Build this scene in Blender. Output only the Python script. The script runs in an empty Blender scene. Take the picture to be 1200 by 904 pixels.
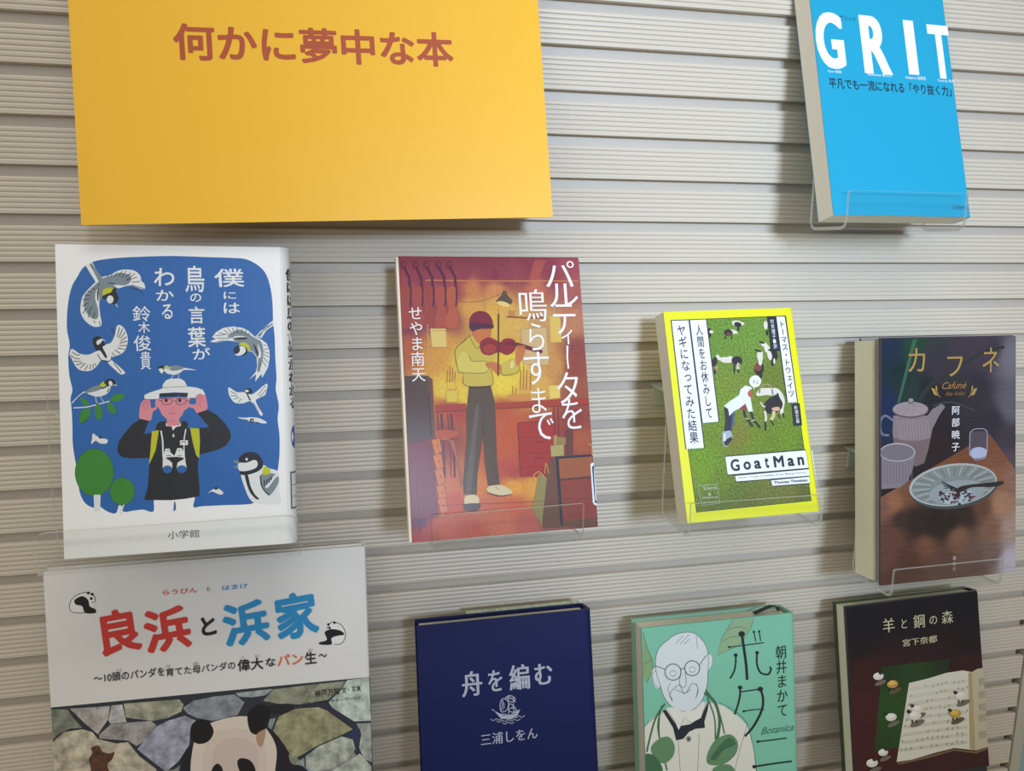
import bpy, math, random
import numpy as np
from mathutils import Matrix, Vector
from mathutils.geometry import tessellate_polygon

random.seed(7)
C = bpy.context.scene.collection

# ------------------------------------------------------------------ camera
# wall front plane is y = 0, X to the right, Z up; metres
F = 900.0
R = np.array([[0.9769438787467069, -0.00632767126948172, -0.21340247973171514],
              [-0.032878911976386434, 0.9831772894327316, -0.17967023874575277],
              [0.21094936578854356, 0.18254418128226424, 0.9603009876874017]])
right = Vector((R[0][0], R[0][2], -R[0][1]))
down = Vector((R[1][0], R[1][2], -R[1][1]))
fwd = Vector((R[2][0], R[2][2], -R[2][1]))
CAM = Vector((0.0, -0.56280452, -0.13988224))
cd = bpy.data.cameras.new('camera')
cd.sensor_width = 36.0
cd.lens = F / 1200.0 * 36.0
cd.clip_start = 0.01
cam = bpy.data.objects.new('camera', cd)
m3 = Matrix((right, -down, -fwd)).transposed()
cam.matrix_world = Matrix.Translation(CAM) @ m3.to_4x4()
C.objects.link(cam)
bpy.context.scene.camera = cam

# ------------------------------------------------------------------ light
vs = bpy.context.scene.view_settings
vs.view_transform = 'Standard'
vs.look = 'None'
vs.gamma = 1.0
vs.exposure = 0.12
w = bpy.data.worlds.new('world')
bpy.context.scene.world = w
w.use_nodes = True
bg = w.node_tree.nodes['Background']
bg.inputs[0].default_value = (1.0, 0.91, 0.75, 1)
bg.inputs[1].default_value = 0.27

def area(name, loc, target, size, size_y, power, color, spread=math.pi):
    d = bpy.data.lights.new(name, 'AREA')
    d.shape = 'RECTANGLE'
    d.size, d.size_y = size, size_y
    d.energy = power
    d.color = color
    d.spread = spread
    o = bpy.data.objects.new(name, d)
    o.location = loc
    o.rotation_euler = (Vector(target) - Vector(loc)).to_track_quat('-Z', 'Y').to_euler()
    C.objects.link(o)
    return o

# bright window patch opposite the shelf wall, room light from the left, warm ceiling fitting
kd = bpy.data.lights.new('window_light', 'SPOT')
kd.energy = 310.0
kd.color = (0.62, 0.78, 1.0)
kd.spot_size = math.radians(21)
kd.spot_blend = 1.0
kd.shadow_soft_size = 0.26
ko = bpy.data.objects.new('window_light', kd)
ko.location = (0.62, -2.7, 0.50)
ko.rotation_euler = (Vector((0.36, 0, -0.11)) - Vector(ko.location)).to_track_quat('-Z', 'Y').to_euler()
C.objects.link(ko)
area('room_light', (-1.6, -1.5, 0.8), (0.2, 0, -0.3), 1.6, 1.2, 12.5, (1.0, 0.97, 0.92))
area('ceiling_light', (0.1, -0.9, 1.5), (0.1, 0, -0.1), 1.2, 0.35, 9.5, (1.0, 0.94, 0.84))

# ------------------------------------------------------------------ materials
def hexlin(h):
    h = h.lstrip('#')
    out = []
    for i in (0, 2, 4):
        c = int(h[i:i + 2], 16) / 255
        out.append(c / 12.92 if c <= 0.04045 else ((c + 0.055) / 1.055) ** 2.4)
    return tuple(out) + (1.0,)

_m = {}
def mat(h, rough=0.42, kind='print', scale=600, amt=0.35, coat=0.0):
    key = (h, rough, kind, scale, amt, coat)
    if key in _m:
        return _m[key]
    m = bpy.data.materials.new(kind + '_' + h.lstrip('#'))
    m.use_nodes = True
    nt = m.node_tree
    b = nt.nodes['Principled BSDF']
    b.inputs['Base Color'].default_value = hexlin(h)
    b.inputs['Roughness'].default_value = rough
    b.inputs['Coat Weight'].default_value = coat
    if kind in ('film', 'field', 'wood', 'cloth'):
        b.inputs['Specular IOR Level'].default_value = 0.18
    b.inputs['Coat Roughness'].default_value = 0.12
    N = nt.nodes.new
    L = nt.links.new
    tc = N('ShaderNodeTexCoord')
    if kind in ('mottle', 'field', 'grass', 'wood'):
        no = N('ShaderNodeTexNoise')
        no.inputs['Scale'].default_value = scale
        no.inputs['Detail'].default_value = 6
        no.inputs['Roughness'].default_value = 0.65
        mp = N('ShaderNodeMapping')
        L(tc.outputs['Object'], mp.inputs[0])
        if kind == 'wood':
            mp.inputs['Rotation'].default_value = (0, 0.30, 0)
            mp.inputs['Scale'].default_value = (0.22, 1, 2.6)
        L(mp.outputs[0], no.inputs['Vector'])
        mr = N('ShaderNodeMapRange')
        mr.inputs['From Min'].default_value = 0.3
        mr.inputs['From Max'].default_value = 0.7
        mr.inputs['To Min'].default_value = 1 - amt
        mr.inputs['To Max'].default_value = 1 + amt
        L(no.outputs['Fac'], mr.inputs['Value'])
        mx = N('ShaderNodeVectorMath')
        mx.operation = 'SCALE'
        if kind in ('field', 'wood'):
            at = N('ShaderNodeAttribute')
            at.attribute_name = 'Col'
            L(at.outputs['Color'], mx.inputs[0])
        else:
            mx.inputs[0].default_value = hexlin(h)[:3]
        L(mr.outputs[0], mx.inputs['Scale'])
        L(mx.outputs[0], b.inputs['Base Color'])
    elif kind == 'pages':
        wv = N('ShaderNodeTexWave')
        wv.bands_direction = 'Y'
        wv.inputs['Scale'].default_value = 420
        wv.inputs['Distortion'].default_value = 3.0
        wv.inputs['Detail'].default_value = 3
        mp = N('ShaderNodeMapping')
        mp.inputs['Scale'].default_value = (0.06, 1, 0.06)
        L(tc.outputs['Object'], mp.inputs[0])
        L(mp.outputs[0], wv.inputs['Vector'])
        mr = N('ShaderNodeMapRange')
        mr.inputs['To Min'].default_value = 0.82
        mr.inputs['To Max'].default_value = 1.03
        L(wv.outputs['Fac'], mr.inputs['Value'])
        mx = N('ShaderNodeVectorMath')
        mx.operation = 'SCALE'
        mx.inputs[0].default_value = hexlin(h)[:3]
        L(mr.outputs[0], mx.inputs['Scale'])
        L(mx.outputs[0], b.inputs['Base Color'])
    elif kind in ('ribbed', 'cloth', 'paper', 'plastic', 'film'):
        bp = N('ShaderNodeBump')
        if kind == 'ribbed':
            t = N('ShaderNodeTexWave')
            t.bands_direction = 'X'
            t.inputs['Scale'].default_value = 260
            t.inputs['Distortion'].default_value = 0.6
            bp.inputs['Distance'].default_value = 0.00006
            L(tc.outputs['Object'], t.inputs['Vector'])
        else:
            t = N('ShaderNodeTexNoise')
            t.inputs['Scale'].default_value = {'cloth': 1500, 'paper': 700, 'plastic': 160, 'film': 230}[kind]
            t.inputs['Detail'].default_value = 3
            bp.inputs['Distance'].default_value = {'cloth': 0.0002, 'paper': 0.00012, 'plastic': 0.00004, 'film': 0.00010}[kind]
            L(tc.outputs['Object'], t.inputs['Vector'])
        bp.inputs['Strength'].default_value = 0.6
        L(t.outputs['Fac'], bp.inputs['Height'])
        L(bp.outputs[0], b.inputs['Normal'])
    _m[key] = m
    return m

def acrylic(name, tint, base, gain, power, rough, body=0.0):
    m = bpy.data.materials.new(name)
    m.use_nodes = True
    nt = m.node_tree
    nt.nodes.clear()
    N = nt.nodes.new
    L = nt.links.new
    out = N('ShaderNodeOutputMaterial')
    mix = N('ShaderNodeMixShader')
    tr = N('ShaderNodeBsdfTransparent')
    tr.inputs[0].default_value = tint
    gl = N('ShaderNodeBsdfGlossy')
    gl.inputs['Roughness'].default_value = rough
    lw = N('ShaderNodeLayerWeight')
    lw.inputs['Blend'].default_value = 0.5
    pw = N('ShaderNodeMath')
    pw.operation = 'POWER'
    pw.inputs[1].default_value = power
    L(lw.outputs['Facing'], pw.inputs[0])
    ma = N('ShaderNodeMath')
    ma.operation = 'MULTIPLY_ADD'
    ma.inputs[1].default_value = gain
    ma.inputs[2].default_value = base
    L(pw.outputs[0], ma.inputs[0])
    L(ma.outputs[0], mix.inputs[0])
    L(tr.outputs[0], mix.inputs[1])
    L(gl.outputs[0], mix.inputs[2])
    if body > 0:
        df = N('ShaderNodeBsdfTranslucent')
        df.inputs[0].default_value = (0.95, 1.0, 0.95, 1)
        d2 = N('ShaderNodeBsdfDiffuse')
        d2.inputs[0].default_value = (0.95, 1.0, 0.95, 1)
        ad = N('ShaderNodeMixShader')
        L(df.outputs[0], ad.inputs[1])
        L(d2.outputs[0], ad.inputs[2])
        m2_ = N('ShaderNodeMixShader')
        m2_.inputs[0].default_value = body
        L(mix.outputs[0], m2_.inputs[1])
        L(ad.outputs[0], m2_.inputs[2])
        mix = m2_
    L(mix.outputs[0], out.inputs[0])
    return m

ACR = acrylic('clear_acrylic', (0.992, 0.995, 0.990, 1), 0.022, 0.55, 4.0, 0.03)
ACE = acrylic('clear_acrylic_edge', (0.90, 0.94, 0.90, 1), 0.25, 0.4, 2.0, 0.10, 0.5)  # whitish body stands in for light piped to the sheet edges

# ------------------------------------------------------------------ mesh helpers
def newobj(name, verts, faces, mats, parent=None, midx=None, smooth=False):
    me = bpy.data.meshes.new(name)
    me.from_pydata([tuple(v) for v in verts], [], faces)
    for mm in mats:
        me.materials.append(mm)
    if midx is not None:
        me.polygons.foreach_set('material_index', midx)
    if smooth:
        me.polygons.foreach_set('use_smooth', [True] * len(me.polygons))
    me.update()
    o = bpy.data.objects.new(name, me)
    C.objects.link(o)
    if parent is not None:
        o.parent = parent
    return o

def boxdata(x0, x1, y0, y1, z0, z1, vo=0):
    v = [(x0, y0, z0), (x1, y0, z0), (x1, y1, z0), (x0, y1, z0), (x0, y0, z1), (x1, y0, z1), (x1, y1, z1), (x0, y1, z1)]
    f = [(0, 3, 2, 1), (4, 5, 6, 7), (0, 1, 5, 4), (1, 2, 6, 5), (2, 3, 7, 6), (3, 0, 4, 7)]
    return v, [tuple(i + vo for i in q) for q in f]

def empty(name, label, cat, mw, group=None):
    o = bpy.data.objects.new(name, None)
    o.empty_display_size = 0.02
    o.matrix_world = mw
    o['label'] = label
    o['category'] = cat
    if group:
        o['group'] = group
    C.objects.link(o)
    return o

def ring_extrude_x(outline, x0, x1):
    """outline: closed list of (y,z); extruded along x with end caps"""
    n = len(outline)
    v = [(x0, y, z) for y, z in outline] + [(x1, y, z) for y, z in outline]
    f = [(i, (i + 1) % n, n + (i + 1) % n, n + i) for i in range(n)]
    f.append(tuple(range(n - 1, -1, -1)))
    f.append(tuple(range(n, 2 * n)))
    return v, f

# ------------------------------------------------------------------ slat wall
PITCH = 0.0308
SL = mat('#CEC5B6', 0.36, 'plastic', coat=0.0)
GR = mat('#C0B8AC', 0.42, 'plastic')
X0, X1 = -0.75, 0.634
v, f = boxdata(X0, 0.6296, 0.0052, 0.009, -0.98, 0.26)
wall = newobj('wall_back', v, f, [GR])
wall['kind'] = 'structure'
wall['label'] = 'beige slotted display wall behind the books'
# one slat: lower edge at z = 0, seven shallow ridges
SH = 0.0234
nr = 7
rp = SH / nr
prof = [(0.0052, 0.0), (0.0006, 0.0), (0.0, 0.0004)]
for i in range(nr):
    z = i * rp
    if i > 0:
        prof.append((0.00070, z + 0.00005))
    prof.append((0.0001, z + 0.22 * rp if i else 0.0009))
    prof.append((0.0000, z + 0.62 * rp))
    prof.append((0.00030, z + 0.90 * rp))
    if i < nr - 1:
        prof.append((0.00070, z + 0.985 * rp))
prof += [(0.0009, SH), (0.0052, SH)]
prof = [(y, z) for y, z in prof]
v, f = ring_extrude_x(prof[::-1], X0, X1)
slat_me = None
for k in range(-7, 31):
    if slat_me is None:
        o = newobj('slat', v, f, [SL], wall)
        slat_me = o.data
    else:
        o = bpy.data.objects.new('slat', slat_me)
        C.objects.link(o)
        o.parent = wall
    o.location = (0, 0, -k * PITCH)

v, f = boxdata(-0.9, 1.60, 0.016, 0.030, -1.05, 0.33)
o = newobj('wall_carcass', v, f, [mat('#8E9288', 0.6, 'plastic')]); o['kind'] = 'structure'
v, f = boxdata(0.6358, 0.6475, -0.0005, 0.0158, -1.05, 0.33)
o = newobj('trim_1', v, f, [mat('#B9B6A6', 0.45, 'plastic')]); o['kind'] = 'structure'
o['label'] = 'pale upright strip at the right end of the slats'
v, f = boxdata(0.6477, 1.60, -0.0005, 0.0158, -1.05, 0.33)
o = newobj('wall_right', v, f, [mat('#8FB2B8', 0.6, 'mottle', 500, 0.12)]); o['kind'] = 'structure'
o['label'] = 'pale blue mottled panel at the lower right corner'

# ------------------------------------------------------------------ books
def pose(p):
    x, y, z, tilt, yaw, roll = p[:6]
    a = -tilt
    Rx = np.array([[1, 0, 0], [0, math.cos(a), -math.sin(a)], [0, math.sin(a), math.cos(a)]])
    Ry = np.array([[math.cos(roll), 0, math.sin(roll)], [0, 1, 0], [-math.sin(roll), 0, math.cos(roll)]])
    Rz = np.array([[math.cos(yaw), -math.sin(yaw), 0], [math.sin(yaw), math.cos(yaw), 0], [0, 0, 1]])
    Q = Rz @ Rx @ Ry
    M = Matrix([list(Q[i]) + [p[i]] for i in range(3)] + [[0, 0, 0, 1]])
    return M

P = {
 'bird': (-0.17177, -0.07296, -0.33166, 0.18079, 0.01352, 0.00871, 0.13696, 0.19248, 0.02257),
 'violin': (0.03877, -0.08468, -0.33330, 0.29192, 0.04305, 0.00584, 0.12959, 0.19229, 0.0085),
 'goat': (0.23266, -0.08498, -0.33417, 0.34351, -0.00731, -0.01768, 0.10523, 0.15407, 0.01663),
 'grit': (0.34251, -0.06569, -0.11889, 0.28054, 0.06013, -0.00351, 0.12217, 0.18744, 0.01706),
 'cafe': (0.40709, -0.07103, -0.40430, 0.14294, 0.01249, 0.00433, 0.12826, 0.19559, 0.03273),
 'panda': (-0.20256, -0.05658, -0.61366, 0.13052, 0.01004, 0.00014, 0.21272, 0.25700, 0.01015),
 'navy': (0.04534, -0.08482, -0.60461, 0.24649, -0.00037, -0.00189, 0.13396, 0.19300, 0.02286),
 'green': (0.22161, -0.07062, -0.62816, 0.17102, -0.01868, -0.00582, 0.13280, 0.19300, 0.02499),
 'paper': (-0.15196, -0.04828, -0.13095, 0.21105, 0.00244, -0.02977, 0.29343, 0.20989, 0.00050),
 'black': (0.41104, -0.06906, -0.63110, 0.20368, -0.00825, -0.01732, 0.13325, 0.19300, 0.01750),
}

def cover_mesh(W, H, T, t, r, z0=0.0, back_in=0.0):
    """U-shaped case open at x = 0; spine at x = W"""
    out = [(0, 0), (W - r, 0)]
    for i in range(1, 6):
        a = math.pi / 2 * i / 6
        out.append((W - r + r * math.sin(a), r - r * math.cos(a)))
    out += [(W, r), (W, T - r)]
    for i in range(1, 6):
        a = math.pi / 2 * i / 6
        out.append((W - r + r * math.cos(a), T - r + r * math.sin(a)))
    out += [(W - r, T), (back_in, T)]
    ri = max(r - t, 0.0002)
    inn = [(back_in, T - t), (W - t - ri, T - t)]
    inn += [(W - t, T - t - ri), (W - t, t + ri), (W - t - ri, t), (0, t)]
    loop = out + inn
    n = len(loop)
    v = [(x, y, z0) for x, y in loop] + [(x, y, H) for x, y in loop]
    f = [(i, (i + 1) % n, n + (i + 1) % n, n + i) for i in range(n)]
    tr = tessellate_polygon([[Vector((x, y, 0)) for x, y in loop]])
    for a, b, c in tr:
        f.append((c, b, a))
        f.append((a + n, b + n, c + n))
    return v, f

def make_book(key, name, label, cover, pages, t=0.0004, r=0.002, hard=False, gap=0.0, inner=None, inset=None, group=None, back_in=0.0, page_x=None):
    p = P[key]
    W, H, T = p[6:9]
    root = empty(name, label, 'book', pose(p), group)
    v, f = cover_mesh(W, H, T, t, r, back_in=back_in)
    mats = [cover]
    midx = [0] * len(f)
    if inner is not None:
        mats.append(inner)
        n_out = 2 + 5 + 2 + 5 + 2
        n = n_out + 6
        for i in range(n_out, n - 1):
            midx[i] = 1
    newobj('cover', v, f, mats, root, midx)
    ins = inset if inset is not None else (0.003 if hard else 0.0006)
    v, f = boxdata(ins if page_x is None else page_x, W - t - 0.0012, t + gap + 0.0001, T - t - 0.0001, ins, H - ins)
    newobj('page_block', v, f, [pages], root)
    return root

# ------------------------------------------------------------------ printed matter on covers
_g = {}
def glyph(ch, weight=0.0, shear=0.0):
    key = (ch, weight, shear)
    if key not in _g:
        c = bpy.data.curves.new('glyph', 'FONT')
        c.body = ch
        c.size = 1
        c.offset = weight
        c.shear = shear
        c.resolution_u = 5 if ch.isascii() else 3
        o = bpy.data.objects.new('glyph', c)
        m = o.to_mesh()
        vv = [(a.co.x, a.co.y) for a in m.vertices]
        ff = [tuple(q.vertices) for q in m.polygons]
        o.to_mesh_clear()
        bpy.data.objects.remove(o)
        bpy.data.curves.remove(c)
        _g[key] = (vv, ff)
    return _g[key]

def catmull(pts, closed=True, n=4):
    out = []
    m = len(pts)
    rng = range(m) if closed else range(m - 1)
    for i in rng:
        if closed:
            p0, p1, p2, p3 = pts[(i - 1) % m], pts[i], pts[(i + 1) % m], pts[(i + 2) % m]
        else:
            p0, p1, p2, p3 = pts[max(i - 1, 0)], pts[i], pts[i + 1], pts[min(i + 2, m - 1)]
        for j in range(n):
            t = j / n
            out.append(tuple(0.5 * (2 * p1[k] + (-p0[k] + p2[k]) * t + (2 * p0[k] - 5 * p1[k] + 4 * p2[k] - p3[k]) * t * t
                                    + (-p0[k] + 3 * p1[k] - 3 * p2[k] + p3[k]) * t ** 3) for k in (0, 1)))
    if not closed:
        out.append(pts[-1])
    return out

class Art:
    """flat print laid on the front face (local y = 0) of a book or card"""
    def __init__(s, root, key, rough=0.42, kind='print', coat=0.0, base=0.00004):
        s.root = root
        s.M = root.matrix_world.copy()
        s.Q = s.M.to_3x3()
        s.o = s.M.translation
        s.W, s.H, s.T = P[key][6:9]
        s.n = 0
        s.base = base
        s.rough, s.kind, s.coat = rough, kind, coat
        s.fr = (0, 0, 1)
        s.name = None
        s.mark = None
        s.rad = 0.0
        s.clip = False
        s.nrm = s.Q @ Vector((0, -1, 0))
        s.reset()
    def reset(s):
        s.v, s.f, s.mi, s.mats = [], [], [], []
    def start(s, name, label=None):
        s.flush()
        if s.mark is not None:
            s.n = s.mark
        s.name, s.label = name, label
    def flush(s):
        if s.name and s.f:
            o = newobj(s.name, s.v, s.f, s.mats, s.root, s.mi)
            if s.label:
                o['label'] = s.label
        s.reset()
    def frame(s, ox, oy, sc):
        s.fr = (ox, oy, sc)
        return s
    def uv(s, pt):
        x = s.fr[0] + pt[0] / s.fr[2]
        y = s.fr[1] + pt[1] / s.fr[2]
        d = right * ((x - 600) / F) + down * ((y - 452) / F) + fwd
        t = (s.o - CAM).dot(s.nrm) / d.dot(s.nrm)
        q = s.M.inverted() @ (CAM + d * t)
        u, w_ = q.x, q.z
        return (min(max(u, 0.0), s.W), min(max(w_, 0.0), s.H))
    def m(s, col):
        mm = col if not isinstance(col, str) else mat(col, s.rough, s.kind, coat=s.coat)
        if mm not in s.mats:
            s.mats.append(mm)
        return s.mats.index(mm)
    def lay(s):
        s.n += 1
        return -(s.base + s.n * 0.000003)
    def add(s, pts, faces, col, y=None):
        if y is None:
            y = s.lay()
        o = len(s.v)
        for a, b in pts:
            if s.rad and a > s.W - s.rad:
                g = (a - (s.W - s.rad)) / s.rad
                s.v.append((s.W - s.rad + (s.rad - y) * math.sin(g), s.rad - (s.rad - y) * math.cos(g), b))
            else:
                s.v.append((a, y, b))
        i = s.m(col)
        for q in faces:
            s.f.append(tuple(o + k for k in q))
            s.mi.append(i)
    def poly(s, col, pts, smooth=False, local=False):
        if smooth:
            pts = catmull(pts)
        if not local:
            pts = [s.uv(q) for q in pts]
        tr = tessellate_polygon([[Vector((a, b, 0)) for a, b in pts]])
        fs = []
        for a, b, c in tr:
            A, B, D = pts[a], pts[b], pts[c]
            cr = (B[0] - A[0]) * (D[1] - A[1]) - (B[1] - A[1]) * (D[0] - A[0])
            if abs(cr) < 1e-13:
                continue
            fs.append((a, b, c) if cr > 0 else (c, b, a))
        s.add(pts, fs, col)
    def ell(s, col, cx, cy, rx, ry, rot=0, n=20):
        c_, s_ = math.cos(rot), math.sin(rot)
        pts = []
        for i in range(n):
            a = 2 * math.pi * i / n
            ex, ey = rx * math.cos(a), ry * math.sin(a)
            pts.append((cx + ex * c_ - ey * s_, cy + ex * s_ + ey * c_))
        s.poly(col, pts)
    def line(s, col, pts, wd=3, smooth=True, taper=False, closed=False):
        if smooth and len(pts) > 2:
            pts = catmull(pts, closed, 4)
        if closed:
            pts = pts + [pts[0]]
        k = len(pts)
        L_, R_ = [], []
        for i, q in enumerate(pts):
            a = pts[max(i - 1, 0)]
            b = pts[min(i + 1, k - 1)]
            if closed and i in (0, k - 1):
                a, b = pts[-2], pts[1]
            dx, dy = b[0] - a[0], b[1] - a[1]
            l = math.hypot(dx, dy) or 1
            h = wd / 2
            if taper:
                h *= max(0.15, 1 - (i / (k - 1)) ** 1.5)
            L_.append((q[0] - dy / l * h, q[1] + dx / l * h))
            R_.append((q[0] + dy / l * h, q[1] - dx / l * h))
        P2 = [s.uv(q) for q in L_ + R_]
        s.add(P2, [(i, i + 1, k + i + 1, k + i) for i in range(k - 1)], col)
    def _emit(s, items, col, tl, br, serif=0.0, weight=0.0):
        """items: list of (verts, faces); fitted as one block to the box tl..br (frame coords)"""
        xs = [a for vv, _ in items for a, b in vv]
        ys = [b for vv, _ in items for a, b in vv]
        if not xs:
            return
        x0, x1, y0, y1 = min(xs) - weight - serif, max(xs) + weight + serif, min(ys) - weight, max(ys) + weight
        u0, w1 = s.uv(tl)
        u1, w0 = s.uv(br)
        sx, sy = (u1 - u0) / max(x1 - x0, 1e-6), (w1 - w0) / max(y1 - y0, 1e-6)
        shifts = [(0.0, 0.0)]
        if serif:
            shifts += [(-serif, 0.0), (serif, 0.0)]
        if weight:
            n_ = 8 if weight > 0.015 else 4
            shifts += [((weight + serif) * math.cos(2 * math.pi * i / n_ + 0.39), weight * math.sin(2 * math.pi * i / n_ + 0.39)) for i in range(n_)]
        for dx, dy in shifts:
            y = s.lay()
            for vv, ff in items:
                s.add([(u0 + (a - x0 + dx) * sx, w0 + (b - y0 + dy) * sy) for a, b in vv], ff, col, y)
    def text(s, st, col, tl, br, weight=0.0, serif=0.0, shear=0.0, rot=0.0, off=0.0):
        thin = off or min(weight, 0.0)
        vv, ff = glyph(st, thin, shear)
        if rot:
            c_, s_ = math.cos(rot), math.sin(rot)
            vv = [(a * c_ - b * s_, a * s_ + b * c_) for a, b in vv]
        s._emit([(vv, ff)], col, tl, br, serif, max(weight, 0.0))
    def vtext(s, st, col, tl, br, weight=0.0, serif=0.0, gap=1.0):
        items = []
        for i, ch in enumerate(st):
            if ch == ' ':
                continue
            vv, ff = glyph(ch)
            if ch in 'ー～':
                vv = [(0.5 + (b - 0.38), 0.38 - (a - 0.5)) for a, b in vv]
            elif ch in 'っェィャュョ':
                vv = [(a + 0.10, b + 0.10) for a, b in vv]
            items.append(([(a, b - i * gap) for a, b in vv], ff))
        s._emit(items, col, tl, br, serif, weight)
    def rtext(s, st, col, tl, br, weight=0.0, shear=0.0):
        """line of text turned a quarter clockwise"""
        vv, ff = glyph(st, weight, shear)
        s._emit([([(b, -a) for a, b in vv], ff)], col, tl, br)
    def field(s, quad, samples, nx=40, ny=56, kind='field', scale=500, amt=0.12, power=3.0, rough=None):
        """grid of printed colour interpolated between colour samples; quad = TL,TR,BR,BL in frame coords"""
        q = [s.uv(a) for a in quad]
        sp = [(s.uv((a, b)), hexlin(h)) for a, b, h in samples]
        y = s.lay()
        vs_, cols = [], []
        for j in range(ny + 1):
            for i in range(nx + 1):
                a, b = i / nx, j / ny
                u = (q[0][0] * (1 - a) + q[1][0] * a) * (1 - b) + (q[3][0] * (1 - a) + q[2][0] * a) * b
                w_ = (q[0][1] * (1 - a) + q[1][1] * a) * (1 - b) + (q[3][1] * (1 - a) + q[2][1] * a) * b
                vs_.append((u, y, w_))
                ws, cc = 0.0, [0, 0, 0]
                for (pu, pw_), h in sp:
                    d = math.hypot(u - pu, w_ - pw_) + 0.0006
                    k = d ** -power
                    ws += k
                    for e in range(3):
                        cc[e] += k * h[e]
                cols.append([c / ws for c in cc] + [1])
        fs = [(j * (nx + 1) + i, (j + 1) * (nx + 1) + i, (j + 1) * (nx + 1) + i + 1, j * (nx + 1) + i + 1) for j in range(ny) for i in range(nx)]
        o = newobj(s.name or 'picture', vs_, fs, [mat('#808080', rough or s.rough, kind, scale, amt, s.coat)], s.root)
        ca = o.data.color_attributes.new('Col', 'FLOAT_COLOR', 'POINT')
        for i, c_ in enumerate(cols):
            ca.data[i].color = c_
        return o

# ------------------------------------------------------------------ clear holders
def holder(key, px_l, px_r, py, lip_h, label, h1=0.075, h2=0.115, group='clear acrylic holders on the slat wall', drop=0.0, width=None, rad=0.0015):
    M = pose(P[key])
    W, H, T = P[key][6:9]
    yaw = P[key][4]
    o = M.translation
    base = Matrix.Translation(o) @ Matrix.Rotation(yaw, 4, 'Z')
    inv = base.inverted()
    cs = [inv @ (M @ Vector(c)) for c in ((0, 0, 0), (W, 0, 0), (0, T, 0), (W, T, 0))]
    zmin = min(c.z for c in cs) - 0.0005 - 0.0025 - drop
    yfront = min(c.y for c in cs) - 0.0012
    yback = cs[2].y
    tt = math.tan(P[key][3])
    clear = 0.0022
    # left and right edge of the lip, from where it is seen
    def lx(px, pyy):
        d = right * ((px - 600) / F) + down * ((pyy - 452) / F) + fwd
        n = (base.to_3x3() @ Vector((0, 1, 0)))
        pl = base @ Vector((0, yfront, 0))
        t = (pl - CAM).dot(n) / d.dot(n)
        return (inv @ (CAM + d * t)).x
    if width:
        xa, xb = width
    else:
        xa, xb = lx(px_l, py[0]), lx(px_r, py[1])
    zb = cs[2].z
    yv = yback + tt * h1 + clear
    th = 0.0025
    path = [(yfront, zmin + lip_h), (yfront, zmin + lip_h - 0.13 * rad), (yfront, zmin + lip_h - 0.5 * rad), (yfront, zmin + lip_h - rad), (yfront, zmin + 0.004), (yfront + 0.0012, zmin + 0.0012), (yfront + 0.004, zmin),
            (yv - 0.004, zmin + 0.0), (yv - 0.0012, zmin + 0.0012), (yv, zmin + 0.004), (yv, zb + h1 - 0.002),
            (yback + tt * h2 + clear, zb + h2)]
    # offset the path outward by the sheet thickness
    outer = []
    for i, (y, z) in enumerate(path):
        a = path[max(i - 1, 0)]
        b = path[min(i + 1, len(path) - 1)]
        dy, dz = b[0] - a[0], b[1] - a[1]
        l = math.hypot(dy, dz)
        outer.append((y + dz / l * th, z - dy / l * th))
    # the path runs down the lip, back along the shelf and up the plate; outward is away from the book
    cy = (yfront + yv) / 2
    test = outer[0][0] < path[0][0]
    if not test:
        outer = [(2 * p_[0] - q_[0], 2 * p_[1] - q_[1]) for p_, q_ in zip(path, outer)]
    n = len(path)
    v = []
    ins = [rad, 0.5 * rad, 0.13 * rad, 0.0] + [0.0] * (n - 4)
    for x, sg in ((xa, 1), (xb, -1)):
        v += [(x + sg * q, y, z) for (y, z), q in zip(path, ins)] + [(x + sg * q, y, z) for (y, z), q in zip(outer, ins)]
    m2 = 2 * n
    f, mi = [], []
    for i in range(n - 1):
        f.append((i, i + 1, m2 + i + 1, m2 + i)); mi.append(0)
        f.append((n + i + 1, n + i, m2 + n + i, m2 + n + i + 1)); mi.append(0)
        f.append((i + 1, i, n + i, n + i + 1)); mi.append(1)
        f.append((m2 + i, m2 + i + 1, m2 + n + i + 1, m2 + n + i)); mi.append(1)
    f.append((0, m2, m2 + n, n)); mi.append(1)
    f.append((n - 1, 2 * n - 1, m2 + 2 * n - 1, m2 + n - 1)); mi.append(1)
    # rest the lip edge a little rounder for the widest tray
    root = empty('book_holder', label, 'holder', base, group)
    newobj('bent_tray', v, f, [ACR, ACE], root, mi)
    zt = zb + h2 - 0.012
    k = round((-(o.z + zt) + SH + (PITCH - SH) / 2) / PITCH)
    zc = -k * PITCH + SH + (PITCH - SH) / 2 - o.z       # middle of a groove, local height
    yp = yback + tt * (zc - zb) + clear + th * 0.9 if zc - zb > h1 else yv + th
    for x in (xa + 0.004, xb - 0.018):
        wy = (inv @ Vector(((base @ Vector((x + 0.007, 0, 0))).x, 0, 0))).y   # where the wall plane is at this x
        out = [(yp, zc - 0.0013), (yp, zc + 0.0013), (wy + 0.0034, zc + 0.0013), (wy + 0.0034, zc - 0.0013),
               (wy - 0.0010, zc - 0.0013), (wy - 0.0010, zc - 0.0160), (wy - 0.0034, zc - 0.0160), (wy - 0.0034, zc - 0.0013)]
        v2, f2 = ring_extrude_x(out[::-1], x, x + 0.014)
        newobj('hook', v2, f2, [ACE], root)
    return root

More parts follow.
